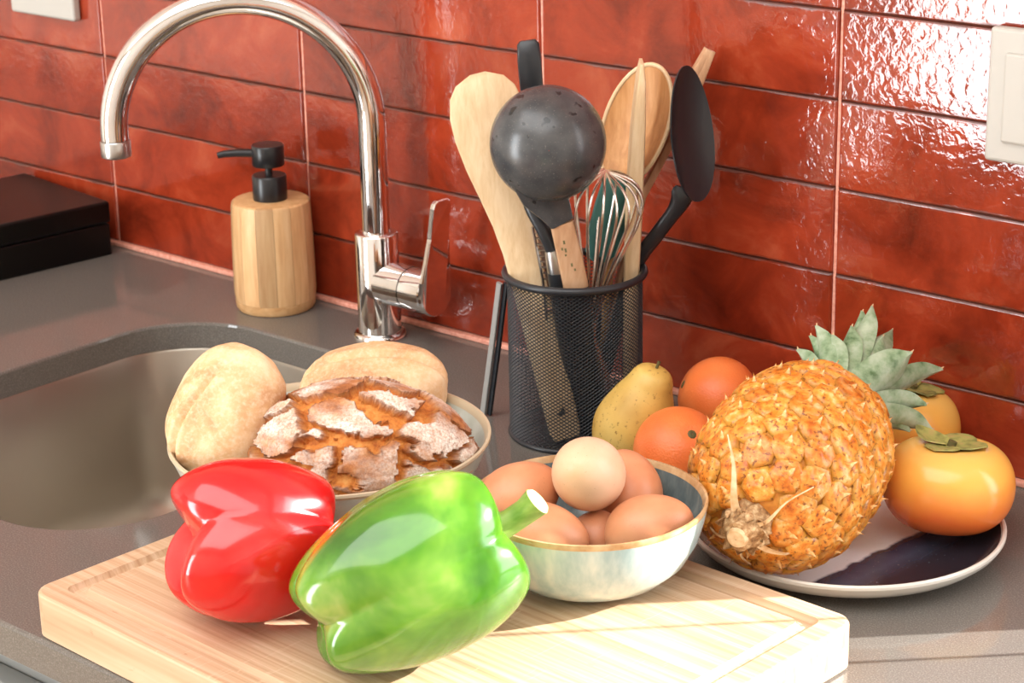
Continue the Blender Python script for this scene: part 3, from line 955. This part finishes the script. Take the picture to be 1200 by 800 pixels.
def persimmon(loc, r, h, axis, label, rz, sc=1.0):
    t = thing('persimmon', label, 'persimmon', (loc[0], loc[1], loc[2] - h), group='persimmons by the pineapple')
    V = []
    nu, nv = 72, 40
    for j in range(nv):
        a = -PI / 2 + PI * j / (nv - 1)
        for i in range(nu):
            th = 2 * PI * i / nu
            c_, s = max(math.cos(a), 1e-4), math.sin(a)
            rr_ = r * c_ ** .80 * (1 + .020 * math.cos(4 * th) * c_)
            z = h * math.copysign(abs(s) ** .95, s)
            z -= (.0085 * math.exp(-(c_ / .40) ** 2) if s > 0 else -.004 * math.exp(-(c_ / .35) ** 2))
            V.append((rr_ * math.cos(th), rr_ * math.sin(th), z))
    F = [(j * nu + i, j * nu + (i + 1) % nu, (j + 1) * nu + (i + 1) % nu, (j + 1) * nu + i) for j in range(nv - 1) for i in range(nu)]
    o = obj('flesh', V, F, M_pers, t)
    place(o, (0, 0, h), basis(axis, (math.sin(rz), math.cos(rz), 0)))
    def skin(q_):
        c_ = min(q_ / r, .999) ** 1.25
        return h * math.sqrt(1 - c_ * c_) ** .95 - .0085 * math.exp(-(c_ / .40) ** 2)
    zt = skin(.001)
    for k in range(4):
        a = PI / 2 * k + .4
        curl = (.0015, .0, .0055, .0005)[k]
        rows = []
        for s_, wd_ in ((.002, .0055), (.008, .0105), (.014, .0125), (.0195, .0105), (.0235, .0060), (.0262, .0008)):
            zz = skin(s_) + .0006 + curl * max(0, (s_ - .012) / .014) ** 1.6
            zs_ = max(skin(math.hypot(s_, wd_)) + .0010, zz + .0002) + curl * .4
            rows.append([(s_, -wd_, zs_), (s_, 0, zz), (s_, wd_, zs_), (s_, wd_ * .9, zs_ + .0008), (s_, 0, zz + .0010), (s_, -wd_ * .9, zs_ + .0008)])
        lf_ = obj('calyx_leaf', *rings(rows, True, True, True), M_persleaf, o)
        lf_.rotation_euler = (0, 0, a)
    obj('stem', *tube([(0, 0, zt - .001), (.0005, .0005, zt + .003), (.001, .001, zt + .005)], [.0036, .0030, .0030], 10), M_calyx_dry, o)
    return t
persimmon((1.0390, -.1265, .0455), .0455, .0335, (-.04, .10, 1), 'large orange persimmon with green calyx on the plate', .3)
persimmon((.9530, -.0430, .0388), .0410, .0385, (.1, .2, 1), 'amber persimmon half hidden behind the pineapple crown', 1.0)

# ------------------------------------------------------------------ pineapple
PD = Vector((.20, -.95, -.17)).normalized()         # towards the cut butt
PCN = Vector((.9800, -.2270, .0770))
pa = thing('pineapple', 'ripe orange pineapple lying on the plate with its butt forward', 'pineapple')
RB = basis(-PD, (0, 0, 1))                            # local +Z points to the crown
place(pa, PCN, RB)
PA_, PL_ = .0600, .0780
M_core = Mat('pineapple_flesh', rough=0.55)
M_core.color(M_core.ramp(M_core.noise(M_core.coord(), 120, 4), [(0.3, srgb(168, 96, 30)), (0.6, srgb(206, 134, 46)), (0.8, srgb(216, 160, 76))]))
M_eye = Mat('pineapple_eye', rough=0.34)
off, rd = M_eye.random_offset(7)
ev = M_eye.coord('Object', (1, 1, 1), off)
c = M_eye.ramp(M_eye.noise(ev, 150, 4, .6), [(0.28, srgb(188, 92, 26)), (0.44, srgb(226, 136, 42)), (0.58, srgb(238, 168, 78)), (0.74, srgb(246, 212, 158))])
gx, gy, gzz = M_eye.sep(M_eye.coord('Object'))
rim_ = M_eye.math('SQRT', M_eye.math('ADD', M_eye.math('MULTIPLY', gx, gx), M_eye.math('MULTIPLY', gy, gy)))
c = M_eye.mix(M_eye.ramp(M_eye.math('MULTIPLY', rim_, 86.0), [(0.78, (0,) * 3), (0.98, (0.75,) * 3)]), c, srgb(196, 146, 56))
c = M_eye.mix(M_eye.ramp(M_eye.noise(ev, 330, 3, .6), [(0.56, (0,) * 3), (0.66, (0.85,) * 3)]), c, srgb(120, 62, 30))
tintp = M_eye.ramp(rd, [(0.0, (0.72, 0.60, 0.52)), (0.45, (0.95, 0.92, 0.88)), (1.0, (1, 1, 0.98))])
M_eye.color(M_eye.mix(1.0, c, tintp, 'MULTIPLY'))
M_eye.bump(M_eye.noise(ev, 420, 3), .25, .0008)
M_bract = Mat('pineapple_bract', rough=0.5)
M_bract.color(M_bract.ramp(M_bract.noise(M_bract.coord(), 260, 3), [(0.3, srgb(158, 84, 34)), (0.48, srgb(224, 142, 58)), (0.62, srgb(238, 178, 104)), (0.8, srgb(246, 218, 176))]))

def body_r(z):
    s = max(-1, min(1, z / PL_))
    return PA_ * (1 - abs(s) ** 2.6) ** (1 / 2.3) * (1 - .03 * s)
pr = [(max(body_r(PL_ * math.sin(-PI / 2 + PI * i / 40)), .0005) * .955, PL_ * .975 * math.sin(-PI / 2 + PI * i / 40)) for i in range(41)]
obj('core', *lathe(pr, 48), M_core, pa)
# one eye: a hexagonal cushion with a bract whose dry tip points to the crown
def eye_mesh():
    V, F = [], []
    n = 12
    def hexr(a):
        a = (a + PI / 6) % (PI / 3) - PI / 6
        return .92 / math.cos(a) * .96
    ringsz = [(1.16, -.30), (1.08, -.02), (.92, .10), (.55, .17), (.22, .15)]
    for s_, z in ringsz:
        for i in range(n):
            a = 2 * PI * i / n
            y = s_ * hexr(a) * math.sin(a)
            zz = z + (.10 * (1 - s_ * .6) if y < 0 else -.02) + (-.10 * math.exp(-((y - .18) / .16) ** 2) if s_ < .9 else 0)
            V.append((s_ * hexr(a) * math.cos(a), y, zz))
    V.append((0, 0, .30))
    for k in range(len(ringsz) - 1):
        for i in range(n):
            a, b = k * n + i, k * n + (i + 1) % n
            F.append((a, b, b + n, a + n))
    k = (len(ringsz) - 1) * n
    for i in range(n):
        F.append((k + i, k + (i + 1) % n, len(V) - 1))
    me = bpy.data.meshes.new('eye')
    me.from_pydata([(x * .0110, y * .0110, z * .0098) for x, y, z in V], [], F)
    me.update()
    me.materials.append(M_eye.m)
    me.polygons.foreach_set('use_smooth', [True] * len(me.polygons))
    # bract
    B, G_ = [], []
    rows = [(-.70, .80, .24), (-.25, .78, .33), (.16, .52, .36), (.45, .26, .38), (.66, .14, .50), (.82, .03, .66)]
    for y, wd_, z in rows:
        B += [(-wd_, y - .12, z - .22), (0, y, z), (wd_, y - .12, z - .22), (0, y, z - .12)]
    for j in range(len(rows) - 1):
        for i in range(4):
            a, b = j * 4 + i, j * 4 + (i + 1) % 4
            G_.append((a, b, b + 4, a + 4))
    m2 = bpy.data.meshes.new('bract')
    m2.from_pydata([(x * .0100, y * .0100, z * .0090 - .0013) for x, y, z in B], [], G_)
    m2.update()
    m2.materials.append(M_bract.m)
    m2.polygons.foreach_set('use_smooth', [True] * len(m2.polygons))
    return me, m2
eye_me, bract_me = eye_mesh()
# equal-area golden spiral over the body
zs = np.linspace(-PL_ * .995, PL_ * .985, 600)
rs = np.array([body_r(z) for z in zs])
ds = np.sqrt(np.diff(zs) ** 2 + np.diff(rs) ** 2)
area = np.concatenate(([0], np.cumsum((rs[1:] + rs[:-1]) / 2 * ds)))
area /= area[-1]
NE = 150
re_ = random.Random(3)
for k in range(NE):
    f_ = (k + .5) / NE
    if f_ < .012 or f_ > .975:
        continue
    z = float(np.interp(f_, area, zs))
    r = body_r(z)
    dz = 1e-4
    slope = (body_r(min(z + dz, PL_ * .9999)) - body_r(max(z - dz, -PL_ * .9999))) / (2 * dz)
    a = k * 2.39996323
    er = Vector((math.cos(a), math.sin(a), 0))
    nrm = (er - Vector((0, 0, slope))).normalized()
    pos = er * r + Vector((0, 0, z))
    tow = Vector((0, 0, 1)) - nrm * nrm.z
    if tow.length < 1e-3:
        tow = er
    rot = basis(nrm, tow)
    o = bpy.data.objects.new('eye', eye_me)
    COL.objects.link(o)
    o.parent = pa
    sc = re_.uniform(.97, 1.05)
    o.matrix_basis = Matrix.Translation(pos - nrm * .0008) @ rot.to_4x4() @ Matrix.Diagonal((sc, sc * re_.uniform(.95, 1.05), re_.uniform(.55, 1.35), 1))
    b_ = bpy.data.objects.new('bract', bract_me)
    COL.objects.link(b_)
    b_.parent = o
    b_.rotation_euler = (re_.uniform(-.08, .12), 0, re_.uniform(-.25, .25))
# cut butt with its stub of dried stem and dry bracts
M_dry = Mat('dry_stem', rough=0.75)
M_dry.color(M_dry.ramp(M_dry.noise(M_dry.coord(), 200, 5, .7), [(0.3, srgb(112, 78, 48)), (0.5, srgb(176, 134, 88)), (0.7, srgb(222, 194, 150))]))
M_dry.bump(M_dry.noise(M_dry.coord(), 300, 4, .7), .5, .002)
M_straw = Mat('dry_straw_bract', rough=0.6)
M_straw.color(M_straw.ramp(M_straw.noise(M_straw.coord(), 150, 3), [(0.3, srgb(206, 160, 108)), (0.7, srgb(238, 212, 172))]))
stub = lathe([(.0175, -.074), (.0165, -.079), (.0135, -.084), (.0105, -.0885), (.0095, -.0915), (.006, -.093), (.0005, -.0925)][::-1], 22)
sv_ = []
for p in stub[0]:
    k = 1 + .22 * ns(p, 190, 2) + .12 * ns(p, 420, 8)
    sv_.append((p[0] * k, p[1] * k, p[2] + .004 * ns(p, 160, 4)))
obj('stem_stub', sv_, stub[1], M_dry, pa)
obj('stem_cut', *lathe([(.0004, -.0955), (.0060, -.0950), (.0072, -.0930), (.0070, -.088)], 16), M_straw, pa)
def leaf(name, path, widths, up, mat, parent, cup=.35, th=.0009, n=16):
    """a channelled leaf: path points, half widths, cup = channel depth / half width"""
    pw = smooth_path([tuple(p) + (w_,) for p, w_ in zip(path, widths)], n)
    P, Fr = frames([q[:3] for q in pw], up)
    lo = []
    for i, p in enumerate(P):
        t, N, B = Fr[i]
        w_ = max(float(pw[i][3]), .0003)
        d = cup * w_
        lo.append([p + B * w_ + N * d, p + B * w_ * .5 + N * d * .25, p, p - B * w_ * .5 + N * d * .25, p - B * w_ + N * d,
                   p - B * w_ * .5 + N * (d * .25 - th), p - N * th * 1.6, p + B * w_ * .5 + N * (d * .25 - th)])
    return obj(name, *rings(lo, True, True, True), mat, parent)
for k, (a, ln, lift, wd_) in enumerate([(1.35, .040, .013, .0036), (2.6, .034, .012, .0016), (-.5, .026, .012, .0016), (-2.5, .030, .006, .0030), (-1.45, .036, .012, .0012)]):
    er = Vector((math.cos(a), math.sin(a), 0))
    z0 = -.084
    rr0 = .010
    pts_ = [er * rr0 + Vector((0, 0, z0)), er * (rr0 + ln * .3) + Vector((0, 0, z0 + .001)), er * (rr0 + ln * .7) + Vector((.003 * math.sin(k), .003, z0 + lift * .75 + .001)), er * (rr0 + ln) + Vector((.006 * math.cos(k * 2), .005, z0 + lift * 1.6 + .002))]
    leaf('dry_bract', pts_, [wd_, wd_ * .75, wd_ * .35, .0004], (0, 0, -1), M_straw, pa, .3, .0006, 10)
for k in range(11):
    a = 2 * PI * k / 11 + .3
    er = Vector((math.cos(a), math.sin(a), 0))
    h = re_.uniform(.005, .011)
    p0 = er * .0125 + Vector((0, 0, -.080))
    leaf('stem_scale', [p0, p0 + er * .003 + Vector((0, 0, -h * .6)), p0 + er * re_.uniform(-.001, .006) + Vector((0, 0, -h))], [.0040, .0034, .0006], tuple(-er), M_dry, pa, .5, .0006, 6)
# crown leaves, from the crown base to their tips (world positions turned into the pineapple's own space)
M_leaf = Mat('crown_leaf', rough=0.45)
off, rd = M_leaf.random_offset(5)
lv = M_leaf.coord('Object', (1, 1, 1), off)
c = M_leaf.ramp(M_leaf.noise(lv, 70, 4, .6), [(0.30, srgb(74, 104, 62)), (0.44, srgb(132, 156, 120)), (0.60, srgb(164, 180, 152)), (0.8, srgb(186, 198, 174))])
M_leaf.color(c)
M_leaftip = Mat('crown_leaf_tip', srgb(214, 176, 134), 0.6)
MI = (Matrix.Translation(PCN) @ RB.to_4x4()).inverted()
base_w = PCN - PD * (PL_ * .93)
axis_w = -PD
TIPS = [((.912, -.121, .113), .0075), ((.914, -.108, .120), .0072), ((.918, -.107, .128), .0085), ((.935, -.112, .126), .0090), ((.940, -.096, .129), .0095), ((.931, -.068, .131), .0092),
        ((.940, -.070, .137), .0085), ((.958, -.084, .122), .0115), ((.985, -.090, .118), .0115), ((.990, -.056, .0975), .0095), ((.976, -.090, .104), .0110),
        ((1.000, -.093, .084), .0090), ((1.006, -.094, .067), .0092), ((.995, -.105, .067), .0080),
        ((.925, -.075, .110), .0085), ((.945, -.050, .115), .0085), ((.905, -.105, .095), .008), ((.940, -.075, .080), .009), ((.915, -.085, .080), .008), ((.935, -.06, .095), .009)]
for k, (tip, wd_) in enumerate(TIPS):
    tip = Vector(tip)
    rad = tip - base_w
    rad = (rad - axis_w * rad.dot(axis_w))
    rdir = rad.normalized()
    b0 = base_w + rdir * .010 + axis_w * -.002
    ln = (tip - b0).length
    m1 = b0.lerp(tip, .35) + axis_w * ln * .10
    m2 = b0.lerp(tip, .72) + axis_w * ln * .09
    pts_ = [MI @ b0, MI @ m1, MI @ m2, MI @ tip]
    upv = MI.to_3x3() @ (axis_w * 1.0 - rdir * .9)
    lf_ = leaf('crown_leaf', pts_, [wd_ * 1.0, wd_ * 1.32, wd_ * 1.02, .0010], tuple(upv), M_leaf, pa, .38, .0012, 18)
    t0 = (pts_[3] - pts_[2]).normalized()
    tt = obj('leaf_tip', *tube([pts_[3] - t0 * .0030, pts_[3] - t0 * .0005, pts_[3] + t0 * .0018 + Vector((0, .0006, .0008))], [.0013, .0010, .0003], 8), M_leaftip, lf_)

# ------------------------------------------------------------------ mesh utensil holder
HX, HY = .704, -.116
uh = thing('utensil_holder', 'round black wire-mesh utensil holder standing by the tiles', 'utensil holder', (HX, HY, 0))
HR, HH = .0515, .131
def torus(R, r, z, n=64, m=10):
    return [[((R + r * math.cos(b)) * math.cos(a), (R + r * math.cos(b)) * math.sin(a), z + r * math.sin(b)) for b in [2 * PI * j / m for j in range(m)]] for a in [2 * PI * i / n for i in range(n + 1)]]
obj('rim', *rings(torus(HR + .0018, .0030, HH)), M_holder, uh)
obj('base_ring', *rings(torus(HR, .0020, .0020)), M_holder, uh)
obj('base', *lathe([(HR, .0012), (HR, .0030), (.0005, .0030)], 48), M_holder, uh)
obj('seam', *bevel_box(-.004, .004, -HR - .001, -HR + .0006, .003, HH - .002, .0004, 1), M_holder, uh, rot=(0, 0, math.radians(150)))
NC, MR = 74, 88
zz = np.linspace(.003, HH - .002, MR + 1)
V, F = [], []
wr = .00042
def node(i, j):
    a = 2 * PI * (i + .5 * (j % 2)) / NC
    return Vector((HR * math.cos(a), HR * math.sin(a), zz[j])), Vector((math.cos(a), math.sin(a), 0))
for j in range(MR):
    for i in range(NC):
        for dlt in (0, 1):
            i2 = i + dlt - (1 if j % 2 == 0 else 0)
            p, nr = node(i, j)
            q, nq = node(i2, j + 1)
            t = (q - p).normalized()
            sd = t.cross(nr) * wr
            k = len(V)
            V += [p - sd, p + sd, p + nr * wr * 1.4, q - sd, q + sd, q + nr * wr * 1.4]
            F += [(k, k + 3, k + 5, k + 2), (k + 1, k + 2, k + 5, k + 4), (k, k + 1, k + 4, k + 3)]
ms = obj('wire_mesh', V, F, M_holder, uh, smooth=False)
ms['kind'] = 'stuff'

# ------------------------------------------------------------------ utensils
VIEW = Vector((.66, -.75, 0))       # from the wall towards the room and the window side
def utensil(name, label, cat, base):
    return thing(name, label, cat, base, group='utensils in the mesh holder')
def rel(t, pts):
    b = Vector(t.location)
    return [Vector(p) - b for p in pts]
def spoon_head(center, axis, normal, hl, hw, depth, th, nu=40, nr=8, point=.0):
    R3 = basis(normal, axis)
    V, F = [], []
    def prof(u, rho):
        a = 2 * PI * u / nu
        y = hl * rho * math.sin(a)
        x = hw * rho * math.cos(a) * (1 - point * math.sin(a) * rho)
        return x, y
    V.append((0, 0, -depth))
    for j in range(1, nr + 1):
        for i in range(nu):
            x, y = prof(i, j / nr)
            V.append((x, y, -depth * (1 - (j / nr) ** 2.2)))
    kb = len(V)
    for j in range(nr, 0, -1):
        for i in range(nu):
            x, y = prof(i, j / nr)
            V.append((x, y, -depth * (1 - (j / nr) ** 2.2) - th * (.6 + .4 * (1 - j / nr))))
    V.append((0, 0, -depth - th))
    for i in range(nu):
        F.append((0, 1 + i, 1 + (i + 1) % nu))
    tot = 2 * nr
    for j in range(tot - 1):
        for i in range(nu):
            a, b = 1 + j * nu + i, 1 + j * nu + (i + 1) % nu
            F.append((a, a + nu, b + nu, b))
    k = 1 + (tot - 1) * nu
    for i in range(nu):
        F.append((k + i, len(V) - 1, k + (i + 1) % nu))
    return [Vector(center) + R3 @ Vector(p) for p in V], F

# wooden paddle spoon
t = utensil('wooden_paddle', 'pale wooden paddle spatula with a broad flat rounded head', 'spatula', (.7175, -.144, .004))
A, B_ = Vector((.7175, -.144, .006)), Vector((.6412, -.1517, .2830))
hw_ = [(0, .0100), (.02, .0120), (.10, .0126), (.40, .0132), (.52, .0140), (.60, .0165), (.68, .0210), (.76, .0258), (.84, .0288), (.90, .0286), (.95, .0250), (.98, .0185), (1.0, .0060)]
pth = [A.lerp(B_, u_) for u_, _ in hw_]
obj('blade', *bar(rel(t, pth), [(.0026 if u_ > .55 else .0032, h_) for u_, h_ in hw_], tuple(-CF + CR * .1)), M_beech, t)
hole_p = A.lerp(B_, .075) - Vector(t.location) + (-CF) * .0033
ho = obj('hanging_hole', *lathe([(.0001, .0), (.0032, .0), (.0036, .0006)][::-1], 16), M_black, t)
place(ho, hole_p, basis(-CF))

# black turner, handle up
t = utensil('turner', 'black flat-handled turner standing behind the ladle', 'turner', (.684, -.111, .004))
obj('shaft', *bar(rel(t, [(.684, -.111, .004), (.672, -.110, .10), (.662, -.108, .20)]), [(.0015, .012), (.0015, .007), (.0018, .005)], tuple(-CF)), M_satin, t)
obj('grip', *bar(rel(t, [(.662, -.108, .198), (.658, -.1065, .235), (.652, -.1045, .285), (.6505, -.104, .2985), (.650, -.104, .3015)]), [(.004, .0065), (.0045, .0085), (.0045, .0092), (.0040, .0085), (.0025, .0060)], tuple(-CF)), M_black, t)

# ladle
t = utensil('ladle', 'black nylon ladle with its round bowl turned outwards', 'ladle', (.728, -.123, .004))
LC = Vector((.7175, -.1615, .2420))
pr = []
for i in range(17):
    a = PI / 2 * i / 16
    pr.append((max(.0428 * math.sin(a), .0004), -.0385 * math.cos(a)))
pr += [(.0426, .004), (.0416, .0045)] + [(max(.0408 * math.sin(PI / 2 * (16 - i) / 16), .0004), -.0365 * math.cos(PI / 2 * (16 - i) / 16)) for i in range(17)]
M_ladle = Mat('worn_black_nylon', rough=0.26)
lv = M_ladle.coord()
c = M_ladle.ramp(M_ladle.noise(lv, 60, 4), [(0.3, srgb(58, 60, 62)), (0.7, srgb(80, 80, 80))])
c = M_ladle.mix(M_ladle.ramp(M_ladle.noise(lv, 900, 2), [(0.66, (0,) * 3), (0.72, (0.6,) * 3)]), c, srgb(122, 116, 108))
c = M_ladle.mix(M_ladle.ramp(M_ladle.noise(lv, 75, 2), [(0.64, (0,) * 3), (0.67, (0.8,) * 3)]), c, srgb(24, 24, 24))
M_ladle.color(c)
o = obj('ladle_bowl', *lathe(pr, 56), M_ladle, t)
place(o, LC - Vector(t.location), basis(CF * .97 + Vector((0, 0, .22)), (0, 0, 1)))
nk = [(.7185, -.1790, .2230), (.7205, -.1720, .2080), (.7235, -.1605, .1915), (.7250, -.1565, .1830)]
obj('neck', *bar(rel(t, nk), [(.0030, .0180), (.0038, .0170), (.0044, .0118), (.0046, .0092)], tuple(-CF)), M_ladle, t)
hd_ = obj('handle', *bar(rel(t, [(.7250, -.1562, .1826), (.7256, -.1480, .155), (.7262, -.1415, .1290)]), [(.0044, .0086), (.0046, .0092), (.0046, .0094)], tuple(-CF)), M_pinkwood, t)
obj('handle_end', *bar(rel(t, [(.7262, -.1415, .1288), (.7270, -.132, .06), (.7280, -.123, .004)]), [(.0046, .0094), (.0046, .0090), (.0040, .0080)], tuple(-CF)), M_blackmetal, t)
for k, (u_, v_, ln_) in enumerate([(.0012, .1665, .0028), (-.0012, .1610, .0020), (.0012, .1600, .0030), (.0005, .1560, .0016), (.0036, .1480, .0026), (.0052, .1440, .0018)]):
    c0 = Vector((.7250, -.1520, v_)) + CR * u_ - CF * .0050 - Vector(t.location)
    o = obj('engraved_mark', *bevel_box(-.0007, .0007, -ln_ / 2, ln_ / 2, -.0002, .0002, .0001, 1), M_calyx_dry, hd_, smooth=False)
    dtop = Vector((.0006, .0147 * -1, .0536)).normalized()
    place(o, c0 + Vector((0, (.1665 - v_) * .27 - .0035, 0)), basis(-CF, dtop))

# curved black tool with a steel ferrule
t = utensil('serving_fork', 'black curved-neck utensil with a steel ferrule beside the paddle', 'utensil', (.718, -.120, .004))
nk = smooth_path([(.6880, -.1520, .2040), (.6935, -.1525, .1880), (.7030, -.1500, .1710), (.7085, -.1465, .1560)], 16)
obj('neck', *tube(rel(t, nk), [(.0042, .0060)] * 16, 14, up=tuple(-CF)), M_black, t)
obj('ferrule', *tube(rel(t, [(.7083, -.1466, .1565), (.7092, -.1455, .1520), (.7102, -.1435, .1390)]), [.0062, .0076, .0082], 20), M_satin, t)
obj('handle', *tube(rel(t, [(.7102, -.1435, .1392), (.7125, -.136, .09), (.7160, -.126, .03), (.718, -.120, .005)]), [.0084, .0088, .0082, .0060], 18), M_black, t)

# slotted steel strip tool
t = utensil('slotted_peeler', 'narrow slotted steel peeler tucked beside the paddle handle', 'peeler', (.712, -.138, .004))
a_, b_, c_ = Vector((.705, -.133, .006)), Vector((.7005, -.1430, .131)), Vector((.6945, -.1490, .172))
for sd in (-1, 1):
    obj('rail', *tube(rel(t, [a_ + CR * .0045 * sd, b_ + CR * .0045 * sd, c_ + CR * .0030 * sd]), .0011, 8), M_satin, t)
for k in range(12):
    p = b_.lerp(c_, (k - 3) / 9) if k >= 3 else a_.lerp(b_, .7 + k * .1)
    obj('rung', *tube(rel(t, [p - CR * .0042, p + CR * .0042]), .0010, 6), M_satin, t)

# whisk
t = utensil('whisk', 'steel balloon whisk with its wires above the holder rim', 'whisk', (.726, -.100, .004))
w0, w1 = Vector((.7185, -.1160, .092)), Vector((.7395, -.1225, .2170))
ax_ = (w1 - w0)
wl_ = ax_.length
ax_.normalize()
RBw = basis(ax_, VIEW)
prof_w = smooth_path([(0, .0040), (.25, .0105), (.50, .0205), (.70, .0290), (.84, .0300), (.94, .0210), (1.0, .0)], 26)
for k in range(9):
    a = PI * k / 9 + .15
    e1 = Vector((math.cos(a), math.sin(a), 0))
    up_ = [RBw @ (e1 * p[1] + Vector((0, 0, p[0] * wl_))) for p in prof_w]
    dn = [RBw @ (-e1 * p[1] + Vector((0, 0, p[0] * wl_))) for p in prof_w][::-1]
    obj('wire', *tube(rel(t, [w0 + p for p in up_ + dn[1:]]), .00100, 8), M_wire, t)
obj('collar', *tube(rel(t, [w0 - ax_ * .012, w0 + ax_ * .003]), [.0066, .0060], 18), M_satin, t)
obj('handle', *tube(rel(t, [(.726, -.100, .005), (.722, -.108, .05), tuple(w0 - ax_ * .010)]), [.0060, .0068, .0062], 18), M_satin, t)

# teal spatula
t = utensil('silicone_spatula', 'teal silicone spatula seen behind the whisk wires', 'spatula', (.712, -.107, .004))
obj('handle', *tube(rel(t, [(.712, -.107, .005), (.712, -.101, .08), (.7120, -.096, .14)]), .0042, 12), M_black, t)
obj('blade', *bar(rel(t, [(.7117, -.0965, .136), (.7130, -.0955, .142), (.7160, -.0930, .158), (.7205, -.0890, .180), (.7235, -.0860, .197), (.7241, -.0855, .200)]), [(.0030, .006), (.0030, .0125), (.0024, .0150), (.0018, .0155), (.0014, .0140), (.0010, .011)], tuple(-CF + CR * .5)), M_teal, t)

# wooden spoon
t = utensil('wooden_spoon', 'golden wooden spoon with its hollow facing outwards', 'spoon', (.700, -.097, .004))
obj('handle', *tube(rel(t, [(.700, -.097, .005), (.708, -.085, .10), (.7125, -.0765, .180), (.7150, -.0745, .200)]), [.0052, .0052, .0056, .0060], 14), M_maple, t)
sp_ax = Vector((.0215, .018, .092)).normalized()
V, F = spoon_head((.7240, -.0665, .2390), sp_ax, -CF * .75 - CR * .55, .0480, .0290, .0085, .0034)
obj('spoon_bowl', rel(t, V), F, M_brownwood, t)
pr_ = [Vector((.7240, -.0665, .2390)) + basis(-CF * .75 - CR * .55, sp_ax) @ Vector((.0287 * math.cos(2 * PI * k / 40), .0477 * math.sin(2 * PI * k / 40), -.0008)) for k in range(41)]
obj('spoon_rim', *tube(rel(t, pr_), .0017, 8, cap=False), M_beech, t)

# spatula seen edge-on
t = utensil('wooden_spatula', 'slim wooden spatula with its thin edge facing outwards', 'spatula', (.736, -.089, .004))
ed_ = [(.736, -.089, .005), (.7370, -.0880, .122), (.7385, -.0862, .187), (.7405, -.0840, .245), (.7420, -.0825, .280), (.7424, -.0822, .2925)]
obj('blade', *bar(rel(t, ed_), [(.0055, .0050), (.0058, .0052), (.0066, .0080), (.0050, .0160), (.0030, .0170), (.0012, .0110)], tuple(CR)), M_beech, t)

# wooden tongs
t = utensil('wooden_tongs', 'pair of long rosy wooden tongs leaning towards the tiles', 'tongs', (.688, -.093, .004))
for k, dx in enumerate((0, 1)):
    off_ = CR * (.0100 * dx) - Vector((0, 0, .004 * dx))
    p_ = [Vector((.688, -.093, .006)) + off_ * .6, Vector((.7150, -.0660, .187)) + off_ * 1.2, Vector((.7410, -.0320, .255)) + off_ * .75, Vector((.7550, -.0150, .2920)) + off_ * .15]
    obj('arm', *bar(rel(t, p_), [(.0028, .0050), (.0030, .0060), (.0034, .0066), (.0032, .0056)], tuple(CR + CU * .3)), M_pinkwood, t)

# black spoon
t = utensil('serving_spoon', 'black nylon serving spoon with a long oval head', 'spoon', (.706, -.102, .004))
nk = smooth_path([(.706, -.100, .006), (.720, -.0880, .075), (.7325, -.0780, .1300), (.7500, -.0715, .1590), (.7640, -.0650, .1815), (.7690, -.0635, .1960)], 30)
obj('handle', *tube(rel(t, nk), [(.0042, .0058)] * 22 + [(.0042, .0062), (.0044, .0068), (.0044, .0074), (.0042, .0080), (.0040, .0086), (.0036, .0090), (.0030, .0086), (.0020, .0070)], 14, up=tuple(-CF)), M_black, t)
V, F = spoon_head((.7745, -.0610, .2380), Vector((.010, .010, .100)).normalized(), -CF * .62 + CR * .70, .0510, .0262, .0085, .0022, point=.10)
obj('spoon_bowl', rel(t, V), F, M_black, t)

M_greybar = Mat('grey_painted_metal', srgb(150, 148, 144), 0.4)
# loose bar leaning on the holder
t = thing('steel_bar', 'thin grey steel bar leaning on the outside of the mesh holder', 'bar', (.6245, -.1370, 0))
obj('strip', *bar([Vector((0, 0, .0015)), Vector((.0145, -.003, .065)), Vector((.0260, -.0055, .1180))], (.0014, .0026), tuple(-CF - CR * .8)), M_greybar, t)
obj('edge_strip', *bar([Vector((.0042, .0030, .0015)), Vector((.0187, .000, .065)), Vector((.0300, -.0025, .1180))], (.0014, .0022), tuple(-CF - CR * .8)), M_black, t)
